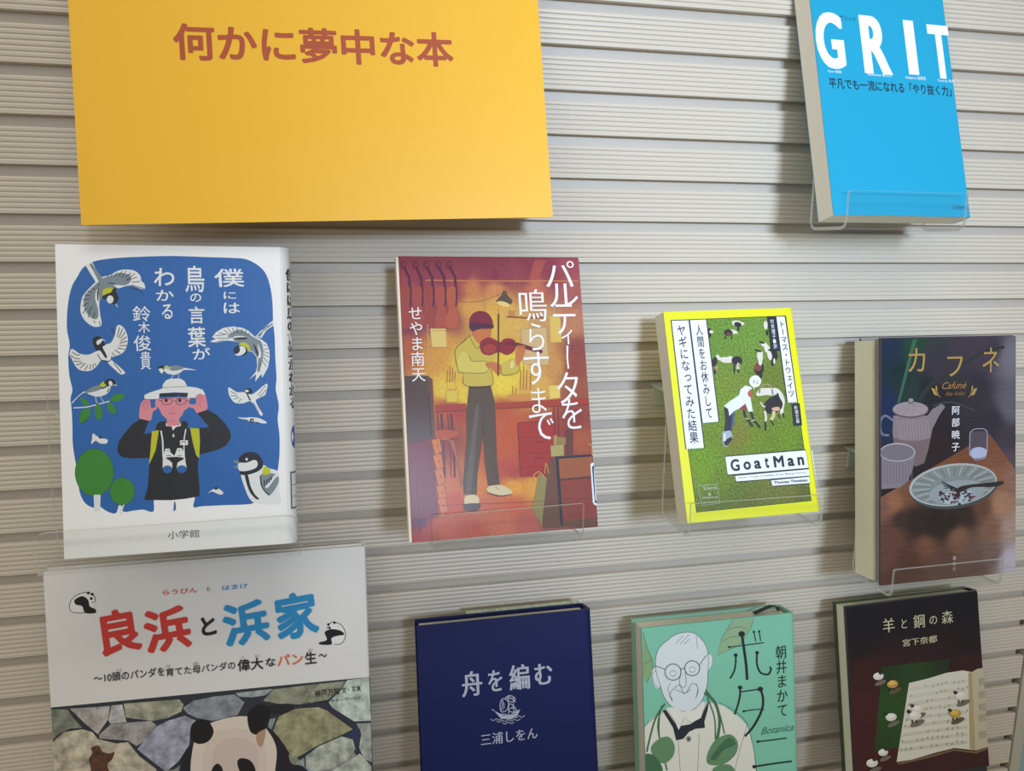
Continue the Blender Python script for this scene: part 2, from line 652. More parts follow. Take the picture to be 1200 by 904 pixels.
holder('bird', 41, 351.5, (640, 630), 0.027, 'wide clear acrylic holder under the white book with the blue bird picture', h1=0.05, h2=0.10, rad=0.007)
holder('violin', 508, 683, (620, 605), 0.0245, 'narrow clear acrylic holder under the red and orange violinist paperback', h1=0.06, h2=0.11)
holder('goat', 808, 962.5, (600, 590), 0.024, 'clear acrylic holder under the small yellow goat paperback', h1=0.075, h2=0.10)
holder('grit', 992, 1131, (240, 240), 0.025, 'clear acrylic holder under the bright blue paperback at the upper right', h1=0.06, h2=0.12)
holder('cafe', 1046, 1174, (670, 655), 0.022, 'clear acrylic holder under the dark book with the teapot photograph', h1=0.06, h2=0.12)
holder('panda', 0, 0, None, 0.025, 'clear acrylic holder behind the large white panda book', width=(0.03, 0.18), h1=0.06, h2=0.15)
holder('navy', 0, 0, None, 0.025, 'clear acrylic holder behind the dark navy cloth book', width=(0.015, 0.12), h1=0.06, h2=0.12)
holder('green', 0, 0, None, 0.025, 'clear acrylic holder behind the mint green book with the drawn old man', width=(0.015, 0.12), h1=0.06, h2=0.12)
holder('black', 0, 0, None, 0.025, 'clear acrylic holder behind the black book with the sheep figures', width=(0.015, 0.12), h1=0.06, h2=0.12)

# ------------------------------------------------------------------ yellow sign card
def sign_card():
    root = empty('sign_card', 'large yellow card with red-brown lettering at the upper left', 'sign', pose(P['paper']))
    W, H, T = P['paper'][6:9]
    nx, nz = 30, 14
    v, f = [], []
    th = 0.0005
    for s_ in (0, 1):
        for j in range(nz + 1):
            for i in range(nx + 1):
                a, b = i / nx, j / nz
                y = s_ * th
                v.append((a * W, y, b * H))
    n1 = (nx + 1) * (nz + 1)
    for j in range(nz):
        for i in range(nx):
            a = j * (nx + 1) + i
            q = (a, a + 1, a + nx + 2, a + nx + 1)
            f.append(q)
            f.append(tuple(n1 + k for k in q[::-1]))
    brd = [i for i in range(nx + 1)] + [j * (nx + 1) + nx for j in range(1, nz + 1)] + [nz * (nx + 1) + i for i in range(nx - 1, -1, -1)] + [j * (nx + 1) for j in range(nz - 1, 0, -1)]
    for i, a in enumerate(brd):
        b = brd[(i + 1) % len(brd)]
        f.append((b, a, a + n1, b + n1))
    newobj('card', v, f, [mat('#F4BC24', 0.42, 'paper')], root)
    A = Art(root, 'paper', rough=0.5)
    A.frame(0, 0, 1).start('title_lettering')
    A.text('何かに夢中な本', '#B04A20', (201.5, 26.5), (532.5, 79), weight=0.028)
    A.flush()
    # clear plate carrying the card, hung on the slats by two pegs
    M = pose(P['paper'])
    h = empty('sign_holder', 'clear acrylic plate behind the large yellow sign card', 'holder', M, 'clear acrylic sign plates')
    v2, f2 = boxdata(0.02, W - 0.03, 0.0008, 0.0028, 0.012, H - 0.004)
    newobj('back_plate', v2, f2, [ACR], h)
    inv = M.inverted()
    for x in (0.05, W - 0.07):
        vv = []
        for (yy, zz) in ((None, 0), (None, 0.0026), (0.0034, 0.0026), (0.0034, 0)):
            vv.append((yy, zz))
        # peg level with a groove, from the plate back to the wall
        hz = 0.150
        wpt = M @ Vector((x, 0.0028, hz))
        k = round((-wpt.z + SH + (PITCH - SH) / 2) / PITCH)
        zc = -k * PITCH + SH + (PITCH - SH) / 2
        hz += (zc - wpt.z) / math.cos(P['paper'][3])
        wpt = M @ Vector((x, 0.0028, hz))
        vs8 = []
        for xx in (wpt.x, wpt.x + 0.012):
            for (yy, zz) in ((wpt.y - 0.0002, zc - 0.0012), (wpt.y + 0.0004, zc + 0.0012), (0.0034, zc + 0.0012), (0.0034, zc - 0.0012)):
                vs8.append(inv @ Vector((xx, yy, zz)))
        fs = [(0, 1, 2, 3), (7, 6, 5, 4), (0, 4, 5, 1), (1, 5, 6, 2), (2, 6, 7, 3), (3, 7, 4, 0)]
        newobj('hook', vs8, fs, [ACE], h)
sign_card()

def tag_print(o, label=None):
    if label:
        o['label'] = label

def library_label(A, corners, inner, wcol='#E9ECEE', ncol='#16305F'):
    """white sticker with rounded navy frame wrapped round the spine edge"""
    A.start('library_label', 'white label with dark blue rounded frame')
    A.poly(wcol, corners)
    A.poly(ncol, inner[0], smooth=False)
    A.poly(wcol, inner[1], smooth=False)

# ------------------------------------------------------------------ 1 white bird book
def bird_book():
    WH = mat('#FAFBFC', 0.40, 'ribbed')
    r = make_book('bird', 'hardcover_book', 'white hardcover with blue picture of birds and a figure in a white hat', WH, mat('#E8E2CF', 0.7, 'pages'), t=0.0022, r=0.0075, hard=True)
    A = Art(r, 'bird', rough=0.42, kind='ribbed')
    BL, DK, GY, LG, YL = '#2868B4', '#22242C', '#7F8F99', '#E9EDEE', '#C6CE1E'
    A.rad = 0.0075
    A.start('picture_panel')
    A.frame(40, 270, 3.75)
    A.poly(BL, [(165, 250), (190, 205), (215, 165), (260, 138), (330, 125), (430, 118), (600, 113), (760, 118), (860, 121), (930, 127), (985, 155), (1020, 195), (1040, 260), (1048, 330), (1050, 400), (1057, 470), (1060, 560), (1065, 650), (1062, 700), (1075, 770), (1070, 830), (1078, 900),
                (1078, 990), (1070, 1060), (1062, 1110), (975, 1192), (930, 1205), (850, 1208), (740, 1213), (700, 1216), (695, 1160), (540, 1160), (525, 1235), (480, 1228), (440, 1232), (392, 1237), (382, 1205), (372, 1210), (360, 1243), (330, 1240), (300, 1222), (286, 1205), (290, 1165), (262, 1165), (266, 1205), (262, 1220), (225, 1200), (200, 1150), (190, 1060), (180, 1010), (170, 940), (168, 860), (165, 790), (160, 740), (168, 700), (155, 640), (150, 560), (156, 500), (144, 430), (148, 330)], smooth=True)
    A.mark = A.n
    # trees
    A.start('tree_picture')
    A.frame(40, 450, 3.75)
    G = '#3C8C34'
    D2 = '#1C5A3A'
    for big in ((265, 390, 84, 104), (387, 473, 54, 60)):
        A.ell(D2, big[0], big[1], big[2] + 2, big[3] + 2, n=32)
        A.ell(G, *big, n=32)
    A.poly(LG, [(262, 488), (292, 488), (290, 560), (264, 560)])
    A.poly(LG, [(376, 532), (384, 540), (398, 528), (390, 550), (386, 575), (378, 575)])
    # branch + leaves
    A.start('branch_picture')
    A.frame(76, 430, 5.02)
    A.line(LG, [(50, 242), (120, 238), (180, 225), (262, 203)], 6)
    for pts in ([(92, 185), (120, 190), (145, 225), (110, 225)], [(88, 330), (95, 270), (130, 240), (150, 255), (140, 300)], [(175, 250), (195, 215), (220, 260), (210, 310), (185, 300)], [(247, 220), (280, 218), (303, 272), (262, 265)], [(265, 200), (300, 160), (355, 168), (325, 200)]):
        A.poly(D2, [(x - 2, y - 2) if i % 2 else (x + 2, y + 3) for i, (x, y) in enumerate(pts)], smooth=True)
        A.poly(G, pts, smooth=True)
    # bird 1, top left, seen from above
    def feathers(ls, col='#2B2D35', wd=7):
        for l in ls:
            A.line(col, l, wd, smooth=len(l) > 2)
    A.start('bird_picture')
    A.frame(76, 296, 9.04)
    A.poly(LG, [(215, 130), (265, 110), (290, 105), (330, 180), (370, 240), (400, 262), (330, 320), (300, 270), (250, 190)])
    A.poly(LG, [(330, 310), (400, 260), (480, 240), (540, 205), (600, 185), (680, 182), (750, 200), (800, 250), (810, 300), (840, 330), (850, 380), (810, 388), (690, 350), (570, 380), (540, 370), (540, 440), (400, 480), (365, 520), (372, 640), (390, 760), (350, 788), (290, 780), (220, 730), (175, 660), (165, 590), (180, 490), (215, 430), (270, 370)], smooth=True)
    A.poly(GY, [(340, 325), (400, 275), (500, 245), (570, 215), (640, 225), (690, 240), (700, 300), (650, 345), (570, 345), (490, 320), (540, 375), (420, 400), (400, 480), (372, 500), (345, 430), (320, 480), (355, 620), (345, 700), (290, 700), (230, 640), (200, 560), (210, 460), (270, 390)], smooth=True)
    A.poly(GY, [(262, 118), (285, 118), (400, 270), (360, 310)])
    A.poly(DK, [(450, 322), (520, 325), (565, 355), (548, 345), (500, 335)], smooth=True)
    A.poly(DK, [(350, 385), (365, 370), (352, 440), (360, 520), (340, 500), (335, 430)], smooth=True)
    A.poly(LG, [(345, 385), (370, 350), (352, 385), (340, 430), (345, 500), (365, 520), (360, 560), (330, 500), (325, 430)], smooth=True)
    A.poly(DK, [(395, 485), (410, 450), (470, 420), (535, 370), (550, 430), (568, 470), (560, 520), (520, 548), (470, 530), (440, 500)], smooth=True)
    A.poly(YL, [(400, 455), (405, 400), (445, 378), (505, 378), (490, 420), (440, 440)], smooth=True)
    A.ell(LG, 480, 498, 36, 42)
    A.line(LG, [(540, 548), (560, 578)], 8)
    feathers([[(450, 270), (460, 245)], [(490, 262), (500, 235)], [(530, 255), (550, 215)], [(570, 255), (610, 195)], [(600, 265), (650, 195)], [(640, 265), (700, 215)], [(650, 295), (740, 225)], [(660, 295), (765, 262)], [(710, 315), (800, 308)], [(700, 345), (840, 385)], [(685, 372), (790, 400), (830, 450)],
              [(340, 390), (370, 330)], [(290, 375), (320, 395)], [(245, 410), (290, 425)], [(215, 455), (270, 455)], [(190, 500), (255, 495)], [(185, 570), (245, 535)], [(190, 650), (225, 590)], [(250, 690), (262, 620), (290, 575)], [(300, 690), (320, 640)], [(310, 720), (320, 750)], [(268, 130), (300, 175)], [(365, 730), (375, 770)]])
    # bird 2
    A.start('bird_picture')
    A.frame(76, 376, 9.04)
    A.poly(LG, [(60, 380), (50, 350), (75, 298), (160, 350), (250, 360), (320, 330), (370, 310), (420, 260), (490, 230), (530, 150), (550, 60), (590, 48), (640, 100), (668, 190), (650, 290), (600, 350), (510, 385), (500, 420), (570, 480), (638, 550), (600, 570), (560, 545), (460, 450), (470, 430), (385, 420), (340, 480), (270, 530), (180, 530), (120, 490)], smooth=True)
    A.poly(DK, [(297, 240), (300, 190), (340, 165), (385, 175), (410, 215), (425, 260), (400, 280), (430, 340), (448, 390), (425, 390), (375, 320), (330, 310)], smooth=True)
    A.poly(LG, [(335, 235), (345, 210), (395, 190), (400, 205), (370, 245), (345, 255)], smooth=True)
    A.line(LG, [(400, 205), (430, 212)], 7)
    A.line(DK, [(345, 355), (380, 410), (430, 430), (480, 425), (500, 375)], 9)
    feathers([[(60, 365), (110, 400), (160, 405)], [(75, 330), (130, 365), (160, 355)], [(95, 430), (180, 435)], [(120, 470), (195, 450)], [(160, 505), (220, 450)], [(210, 525), (245, 470)], [(265, 515), (275, 460)], [(300, 505), (300, 460)], [(330, 480), (320, 450)],
              [(490, 70), (530, 150)], [(555, 170), (580, 70)], [(570, 185), (612, 85)], [(590, 190), (640, 120)], [(590, 220), (655, 170)], [(580, 240), (665, 215)], [(575, 265), (660, 262)], [(560, 290), (640, 305)], [(530, 310), (590, 350)], [(500, 340), (530, 370)], [(520, 450), (600, 550)]], wd=8)
    # bird 3 on the branch
    A.start('bird_picture')
    A.frame(76, 376, 9.04)
    A.poly(LG, [(80, 860), (150, 790), (210, 750), (250, 770), (200, 765), (140, 810), (75, 880)], smooth=True)
    A.poly(LG, [(240, 765), (330, 740), (420, 710), (480, 690), (475, 740), (430, 785), (350, 805), (280, 790)], smooth=True)
    A.poly(GY, [(215, 755), (270, 715), (350, 685), (390, 720), (320, 750), (240, 765)], smooth=True)
    A.poly(YL, [(370, 680), (410, 645), (440, 670), (420, 700), (385, 705)], smooth=True)
    A.poly(DK, [(415, 655), (460, 620), (510, 622), (535, 655), (520, 690), (485, 690), (460, 690), (470, 735), (440, 765), (462, 720), (440, 680)], smooth=True)
    A.ell(LG, 485, 665, 20, 28, -0.4)
    A.line(LG, [(510, 685), (552, 682)], 8)
    A.line(DK, [(380, 700), (400, 720), (440, 700)], 8)
    for l in ([(325, 805), (335, 865)], [(375, 800), (400, 850)], [(335, 865), (350, 868)], [(400, 850), (415, 852)]):
        A.line(LG, l, 6)
    # bird 4 right
    A.start('bird_picture')
    A.frame(220, 370, 9.04)
    A.poly(LG, [(905, 50), (920, 95), (830, 160), (780, 240), (720, 220), (760, 175), (850, 95)])
    A.poly(GY, [(890, 80), (905, 90), (800, 170), (770, 230), (735, 210)])
    A.poly(LG, [(258, 230), (300, 175), (380, 130), (480, 115), (580, 130), (650, 165), (700, 215), (790, 260), (840, 300), (865, 370), (868, 450), (850, 550), (790, 660), (780, 620), (715, 700), (725, 620), (650, 678), (720, 600), (735, 540), (730, 440), (690, 390), (640, 370), (560, 300), (480, 270), (400, 265), (300, 290), (235, 275), (300, 245)], smooth=False)
    A.poly(GY, [(420, 220), (500, 160), (560, 150), (640, 190), (700, 230), (780, 280), (800, 380), (790, 480), (760, 580), (735, 590), (745, 480), (735, 440), (690, 385), (640, 360), (600, 300), (520, 290), (470, 240)], smooth=True)
    A.poly(DK, [(490, 245), (540, 230), (625, 235), (620, 250), (540, 255)], smooth=True)
    A.poly(LG, [(470, 240), (520, 215), (620, 225), (530, 232)], smooth=True)
    A.poly(DK, [(695, 300), (715, 320), (748, 400), (742, 440), (715, 370)], smooth=True)
    A.poly(LG, [(740, 300), (760, 340), (778, 410), (765, 450), (740, 445), (755, 400)], smooth=True)
    A.ell(YL, 600, 335, 62, 48, 0.5)
    A.ell(DK, 560, 372, 76, 56, 0.1)
    A.poly(LG, [(548, 330), (590, 325), (615, 360), (600, 400), (550, 425), (500, 415), (540, 395), (555, 360)], smooth=True)
    feathers([[(290, 215), (400, 200)], [(330, 180), (420, 205)], [(380, 150), (440, 200)], [(420, 130), (470, 195)], [(470, 125), (500, 190)], [(520, 125), (530, 190)], [(580, 140), (565, 195)], [(620, 155), (600, 200)], [(660, 180), (630, 210)], [(280, 290), (380, 262)], [(310, 240), (450, 240)],
              [(800, 310), (840, 320)], [(800, 360), (860, 350)], [(795, 380), (862, 400)], [(800, 410), (862, 440)], [(800, 440), (850, 500)], [(785, 470), (835, 545)], [(770, 500), (760, 600)], [(790, 150), (860, 100)]], wd=6)
    # bird 5 on hat
    A.start('bird_picture')
    A.frame(130, 430, 8)
    A.poly(LG, [(445, 15), (480, 5), (560, 0), (640, 10), (700, 12), (800, 32), (690, 30), (650, 55), (600, 75), (530, 65), (500, 40), (475, 65)], smooth=True)
    A.poly(GY, [(560, 5), (600, -15), (690, 8), (620, 35), (560, 35)], smooth=True)
    A.poly(DK, [(440, 20), (450, -2), (490, -10), (500, 15), (495, 35), (480, 15)], smooth=True)
    A.ell(YL, 522, 5, 20, 18)
    A.line(DK, [(540, -8), (548, 10), (545, 30)], 6)
    A.line(LG, [(590, 72), (560, 115)], 5)
    A.line(LG, [(640, 70), (630, 112)], 5)
    # small flying birds
    A.start('bird_picture')
    A.frame(240, 440, 5.32)
    A.poly(LG, [(150, 75), (200, 105), (250, 105), (290, 120), (330, 95), (385, 52), (388, 85), (370, 130), (320, 152), (330, 190), (360, 240), (345, 248), (290, 165), (240, 175), (190, 172), (160, 140), (148, 108)], smooth=True)
    A.ell(DK, 272, 98, 26, 18)
    A.ell(LG, 262, 98, 12, 8)
    A.line(DK, [(262, 110), (275, 140), (285, 158)], 9)
    feathers([[(160, 100), (200, 120)], [(160, 125), (205, 132)], [(180, 150), (215, 140)], [(210, 168), (228, 145)], [(330, 125), (380, 65)], [(340, 135), (385, 90)], [(345, 142), (370, 125)], [(300, 170), (340, 230)]], wd=3.5)
    A.start('bird_picture')
    A.poly(LG, [(205, 262), (250, 265), (290, 262), (340, 268), (388, 295), (360, 300), (320, 290), (290, 295), (265, 278), (230, 272)], smooth=True)
    A.ell(DK, 294, 283, 14, 14)
    A.ell(LG, 296, 283, 5, 5)
    A.line(DK, [(322, 292), (334, 310)], 6)
    A.start('bird_picture')
    A.poly(LG, [(20, 735), (50, 712), (80, 705), (116, 732), (100, 745), (70, 735), (45, 725)], smooth=True)
    A.ell(DK, 70, 706, 12, 8)
    A.frame(40, 450, 3.75)
    A.start('bird_picture')
    A.poly(LG, [(252, 265), (255, 240), (258, 218), (272, 228), (290, 238), (322, 245), (318, 262), (290, 262), (270, 250)], smooth=True)
    A.ell(DK, 292, 236, 8, 5)
    # big bird lower right
    A.start('bird_picture')
    A.frame(240, 440, 5.32)
    A.poly(LG, [(228, 610), (300, 600), (360, 560), (400, 580), (462, 608), (462, 720), (470, 800), (330, 800), (280, 770), (245, 690)], smooth=True)
    A.poly(DK, [(212, 520), (235, 492), (280, 478), (330, 490), (358, 530), (362, 570), (330, 600), (270, 620), (225, 620), (220, 600), (280, 595), (320, 575), (328, 545), (300, 535), (240, 548), (215, 545)], smooth=True)
    A.poly(LG, [(210, 548), (260, 545), (310, 528), (330, 548), (315, 580), (250, 598), (212, 590)], smooth=True)
    A.poly(GY, [(172, 532), (212, 530), (212, 552), (195, 550)])
    A.poly(GY, [(175, 575), (208, 560), (208, 580)])
    A.ell(LG, 261, 524, 7, 9)
    A.poly(DK, [(248, 615), (268, 620), (285, 690), (310, 740), (338, 770), (320, 772), (285, 735), (262, 680)], smooth=True)
    A.poly(GY, [(350, 620), (400, 610), (455, 625), (455, 680), (402, 750), (365, 700), (350, 660)], smooth=True)
    A.poly(LG, [(395, 700), (440, 640), (455, 630), (440, 620), (380, 690)], smooth=True)
    A.poly(YL, [(358, 612), (372, 568), (408, 590), (402, 612), (380, 622)], smooth=True)
    A.line(DK, [(346, 625), (352, 680), (372, 720), (402, 748)], 8)
    feathers([[(372, 655), (372, 690)], [(388, 650), (388, 682)], [(402, 640), (402, 670)], [(415, 630), (414, 655)]], wd=8)
    # figure
    A.start('figure_picture')
    A.frame(130, 430, 8)
    SK, HB, OL = '#E2909C', '#25262B', '#C4C81C'
    A.poly(SK, [(272, 490), (272, 380), (300, 320), (360, 310), (375, 380), (400, 385), (420, 375), (430, 400), (395, 420), (380, 490), (355, 505)], smooth=True)
    A.poly(SK, [(735, 350), (780, 355), (800, 330), (795, 270), (850, 250), (885, 270), (900, 330), (900, 400), (810, 435), (780, 395), (735, 378)], smooth=True)
    A.poly(HB, [(60, 760), (75, 700), (130, 620), (200, 540), (275, 488), (355, 507), (310, 630), (380, 620), (420, 590), (430, 540), (460, 512), (520, 512), (640, 540), (655, 512), (700, 508), (725, 535), (715, 575), (820, 575), (920, 568), (810, 435), (905, 402), (990, 450), (1070, 530), (1120, 610), (1125, 670), (1080, 740), (1000, 780), (830, 825), (815, 900), (818, 1000), (830, 1130), (830, 1215), (700, 1238), (560, 1252), (310, 1250), (345, 1130), (355, 1000), (360, 855), (200, 860), (110, 850), (65, 810)])
    A.poly(SK, [(418, 330), (450, 300), (720, 290), (735, 330), (730, 380), (690, 410), (670, 450), (640, 490), (645, 530), (600, 565), (525, 545), (525, 495), (480, 450), (450, 390), (418, 370)], smooth=True)
    A.poly(LG, [(515, 520), (525, 548), (560, 560), (640, 548), (655, 520), (655, 555), (610, 565), (580, 600), (570, 562), (515, 555)])
    A.poly('#DFE3E4', [(575, 660), (585, 620), (600, 655)])
    A.poly(HB, [(455, 250), (720, 245), (722, 278), (640, 280), (660, 262), (600, 280), (457, 280)])
    A.poly(LG, [(312, 300), (315, 265), (370, 240), (480, 205), (490, 160), (520, 125), (560, 112), (650, 110), (690, 135), (715, 185), (800, 195), (860, 215), (885, 260), (865, 265), (840, 250), (800, 265), (790, 292), (715, 292), (722, 245), (600, 240), (455, 250), (450, 300), (380, 305)])
    A.line('#3A3C40', [(480, 196), (600, 190), (715, 185)], 4)
    for bx in (480, 612):
        A.line(HB, [(bx, 305), (bx + 5, 345), (bx + 20, 354), (bx + 75, 350), (bx + 88, 335), (bx + 90, 305), (bx + 40, 300)], 5, closed=True)
    A.line(HB, [(572, 320), (608, 322)], 4)
    A.line(HB, [(700, 315), (738, 325)], 6)
    A.line(HB, [(440, 308), (480, 322)], 5)
    A.ell(HB, 518, 316, 15, 16)
    A.ell(HB, 645, 316, 15, 16)
    A.line('#C0506A', [(570, 378), (585, 385), (600, 375)], 4)
    A.line('#8A3A50', [(545, 436), (608, 436)], 4)
    A.line('#C0506A', [(552, 510), (600, 512)], 3)
    for l in ([(300, 395), (300, 350), (320, 320)], [(318, 400), (322, 350), (335, 315)], [(338, 400), (345, 350), (345, 315)], [(815, 340), (812, 300), (830, 262)], [(835, 340), (835, 300), (842, 262)], [(858, 320), (855, 290), (862, 265)], [(790, 355), (825, 355), (845, 380)]):
        A.line('#C9506A', l, 4)
    A.poly(OL, [(385, 605), (450, 595), (440, 660), (420, 780), (390, 850), (357, 920), (372, 780), (378, 680)])
    A.poly(OL, [(742, 575), (828, 578), (835, 700), (828, 860), (800, 830), (770, 720)])
    A.line(LG, [(470, 600), (485, 700), (490, 850)], 14)
    A.line(LG, [(703, 585), (685, 700), (688, 850)], 11)
    A.poly(LG, [(648, 690), (722, 690), (722, 735), (648, 735)])
    A.line(HB, [(655, 712), (690, 700), (700, 720)], 7)
    A.frame(130, 500, 8)
    A.poly(LG, [(487, 300), (500, 245), (512, 208), (550, 208), (560, 245), (595, 275), (610, 240), (622, 205), (660, 202), (690, 245), (700, 330), (712, 395), (615, 395), (625, 340), (670, 305), (600, 300), (540, 300), (575, 345), (575, 400), (485, 400)])
    A.poly(HB, [(515, 295), (600, 285), (685, 297), (640, 330), (590, 350), (550, 320)], smooth=True)
    A.ell(HB, 530, 408, 48, 42)
    A.ell('#2868B4', 530, 404, 42, 36)
    A.ell(HB, 664, 406, 50, 42)
    A.ell('#2868B4', 664, 402, 44, 36)
    for cx in (540, 645):
        A.line(HB, [(cx - 22, 278), (cx, 272), (cx + 22, 276)], 6)
        A.line(HB, [(cx - 16, 228), (cx + 8, 228)], 5)
    A.poly('#2868B4', [(595, 703), (606, 720), (608, 770), (598, 790), (587, 785)], smooth=True)
    A.start('title_lettering')
    A.frame(40, 270, 3.75)
    TW = '#EEF2F4'
    for ch, x0, y0, x1, y1, rt in (('僕', 790, 168, 925, 250, 0.03), ('に', 832, 270, 888, 302, 0), ('は', 832, 318, 905, 365, 0), ('鳥', 662, 155, 750, 272, 0), ('の', 685, 278, 735, 315, 0), ('言', 678, 335, 750, 410, 0),
                                   ('葉', 675, 425, 756, 514, 0.02), ('が', 695, 517, 775, 568, 0.05), ('わ', 525, 165, 618, 246, -0.03), ('か', 535, 262, 615, 310, 0), ('る', 560, 325, 610, 390, 0.04)):
        A.text(ch, TW, (x0, y0), (x1, y1), weight=0.012, rot=rt)
    A.start('author_lettering')
    for ch, x0, y0, x1, y1, rt in (('鈴', 432, 333, 512, 400, 0), ('木', 456, 402, 510, 452, 0), ('俊', 436, 462, 516, 530, 0.04), ('貴', 466, 533, 514, 612, 0)):
        A.text(ch, TW, (x0, y0), (x1, y1), weight=0.006, rot=rt)
    A.start('publisher_lettering')
    A.frame(40, 450, 3.75)
    A.text('小学館', '#2A2C30', (587, 648), (727, 675), weight=0.0)
    A.frame(40, 450, 3.75)
    A.flush()
    # spine lettering, wrapped round the rounded spine edge
    W, H, T = P['bird'][6:9]
    rad = 0.0075
    def wrap(sx, z):
        ang = math.radians(42) + sx / rad
        if ang < math.pi / 2:
            return (W - rad + (rad + 0.0001) * math.sin(ang), rad - (rad + 0.0001) * math.cos(ang), z)
        return (W + 0.0001, rad + (ang - math.pi / 2) * rad, z)
    sv, sf = [], []
    sz = 0.0084
    for i, ch in enumerate('僕には鳥の言葉がわかる'):
        vv, ff = glyph(ch, 0.01)
        for dx in (-0.03, 0.03):
            o_ = len(sv)
            sv += [wrap((a + dx) * sz, 0.172 + (b - i) * sz) for a, b in vv]
            sf += [tuple(o_ + k for k in q) for q in ff]
    newobj('spine_lettering', sv, sf, [mat('#2A2C30', 0.45)], r)
    # library label folded round the spine edge
    lv, lf, lm = [], [], []
    def patch(s0, s1, z0, z1, off, mi_):
        k = 8
        o_ = len(lv)
        for i in range(k + 1):
            for z in (z0, z1):
                x, y, z_ = wrap(s0 + (s1 - s0) * i / k, z)
                g = math.atan2(max(x - (W - rad), 0), max(rad - y, 1e-9))
                lv.append((x + off * math.sin(g), y - off * math.cos(g), z_))
        for i in range(k):
            lf.append((o_ + 2 * i, o_ + 2 * i + 2, o_ + 2 * i + 3, o_ + 2 * i + 1))
            lm.append(mi_)
    patch(-0.0012, 0.0090, 0.0215, 0.0470, 0.00002, 0)
    patch(-0.0006, 0.0090, 0.0222, 0.0463, 0.00004, 1)
    patch(0.0003, 0.0090, 0.0231, 0.0454, 0.00006, 0)
    patch(0.0003, 0.0090, 0.0300, 0.0303, 0.00008, 1)
    patch(0.0003, 0.0090, 0.0375, 0.0378, 0.00008, 1)
    ll = newobj('library_label', lv, lf, [mat('#E9ECEE', 0.4), mat('#16305F', 0.4)], r, lm)
    ll['label'] = 'white label with dark blue frame at the spine'
    ring = [(0.0046 + 0.0040 * math.cos(2 * math.pi * i / 20), 0.069 + 0.0075 * math.sin(2 * math.pi * i / 20)) for i in range(20)]
    e = [wrap(a, b) for a, b in ring] + [wrap(0.0046, 0.069)]
    newobj('spine_emblem', e, [(i, (i + 1) % 20, 20) for i in range(20)], [mat('#2868B4', 0.45)], r)
bird_book()

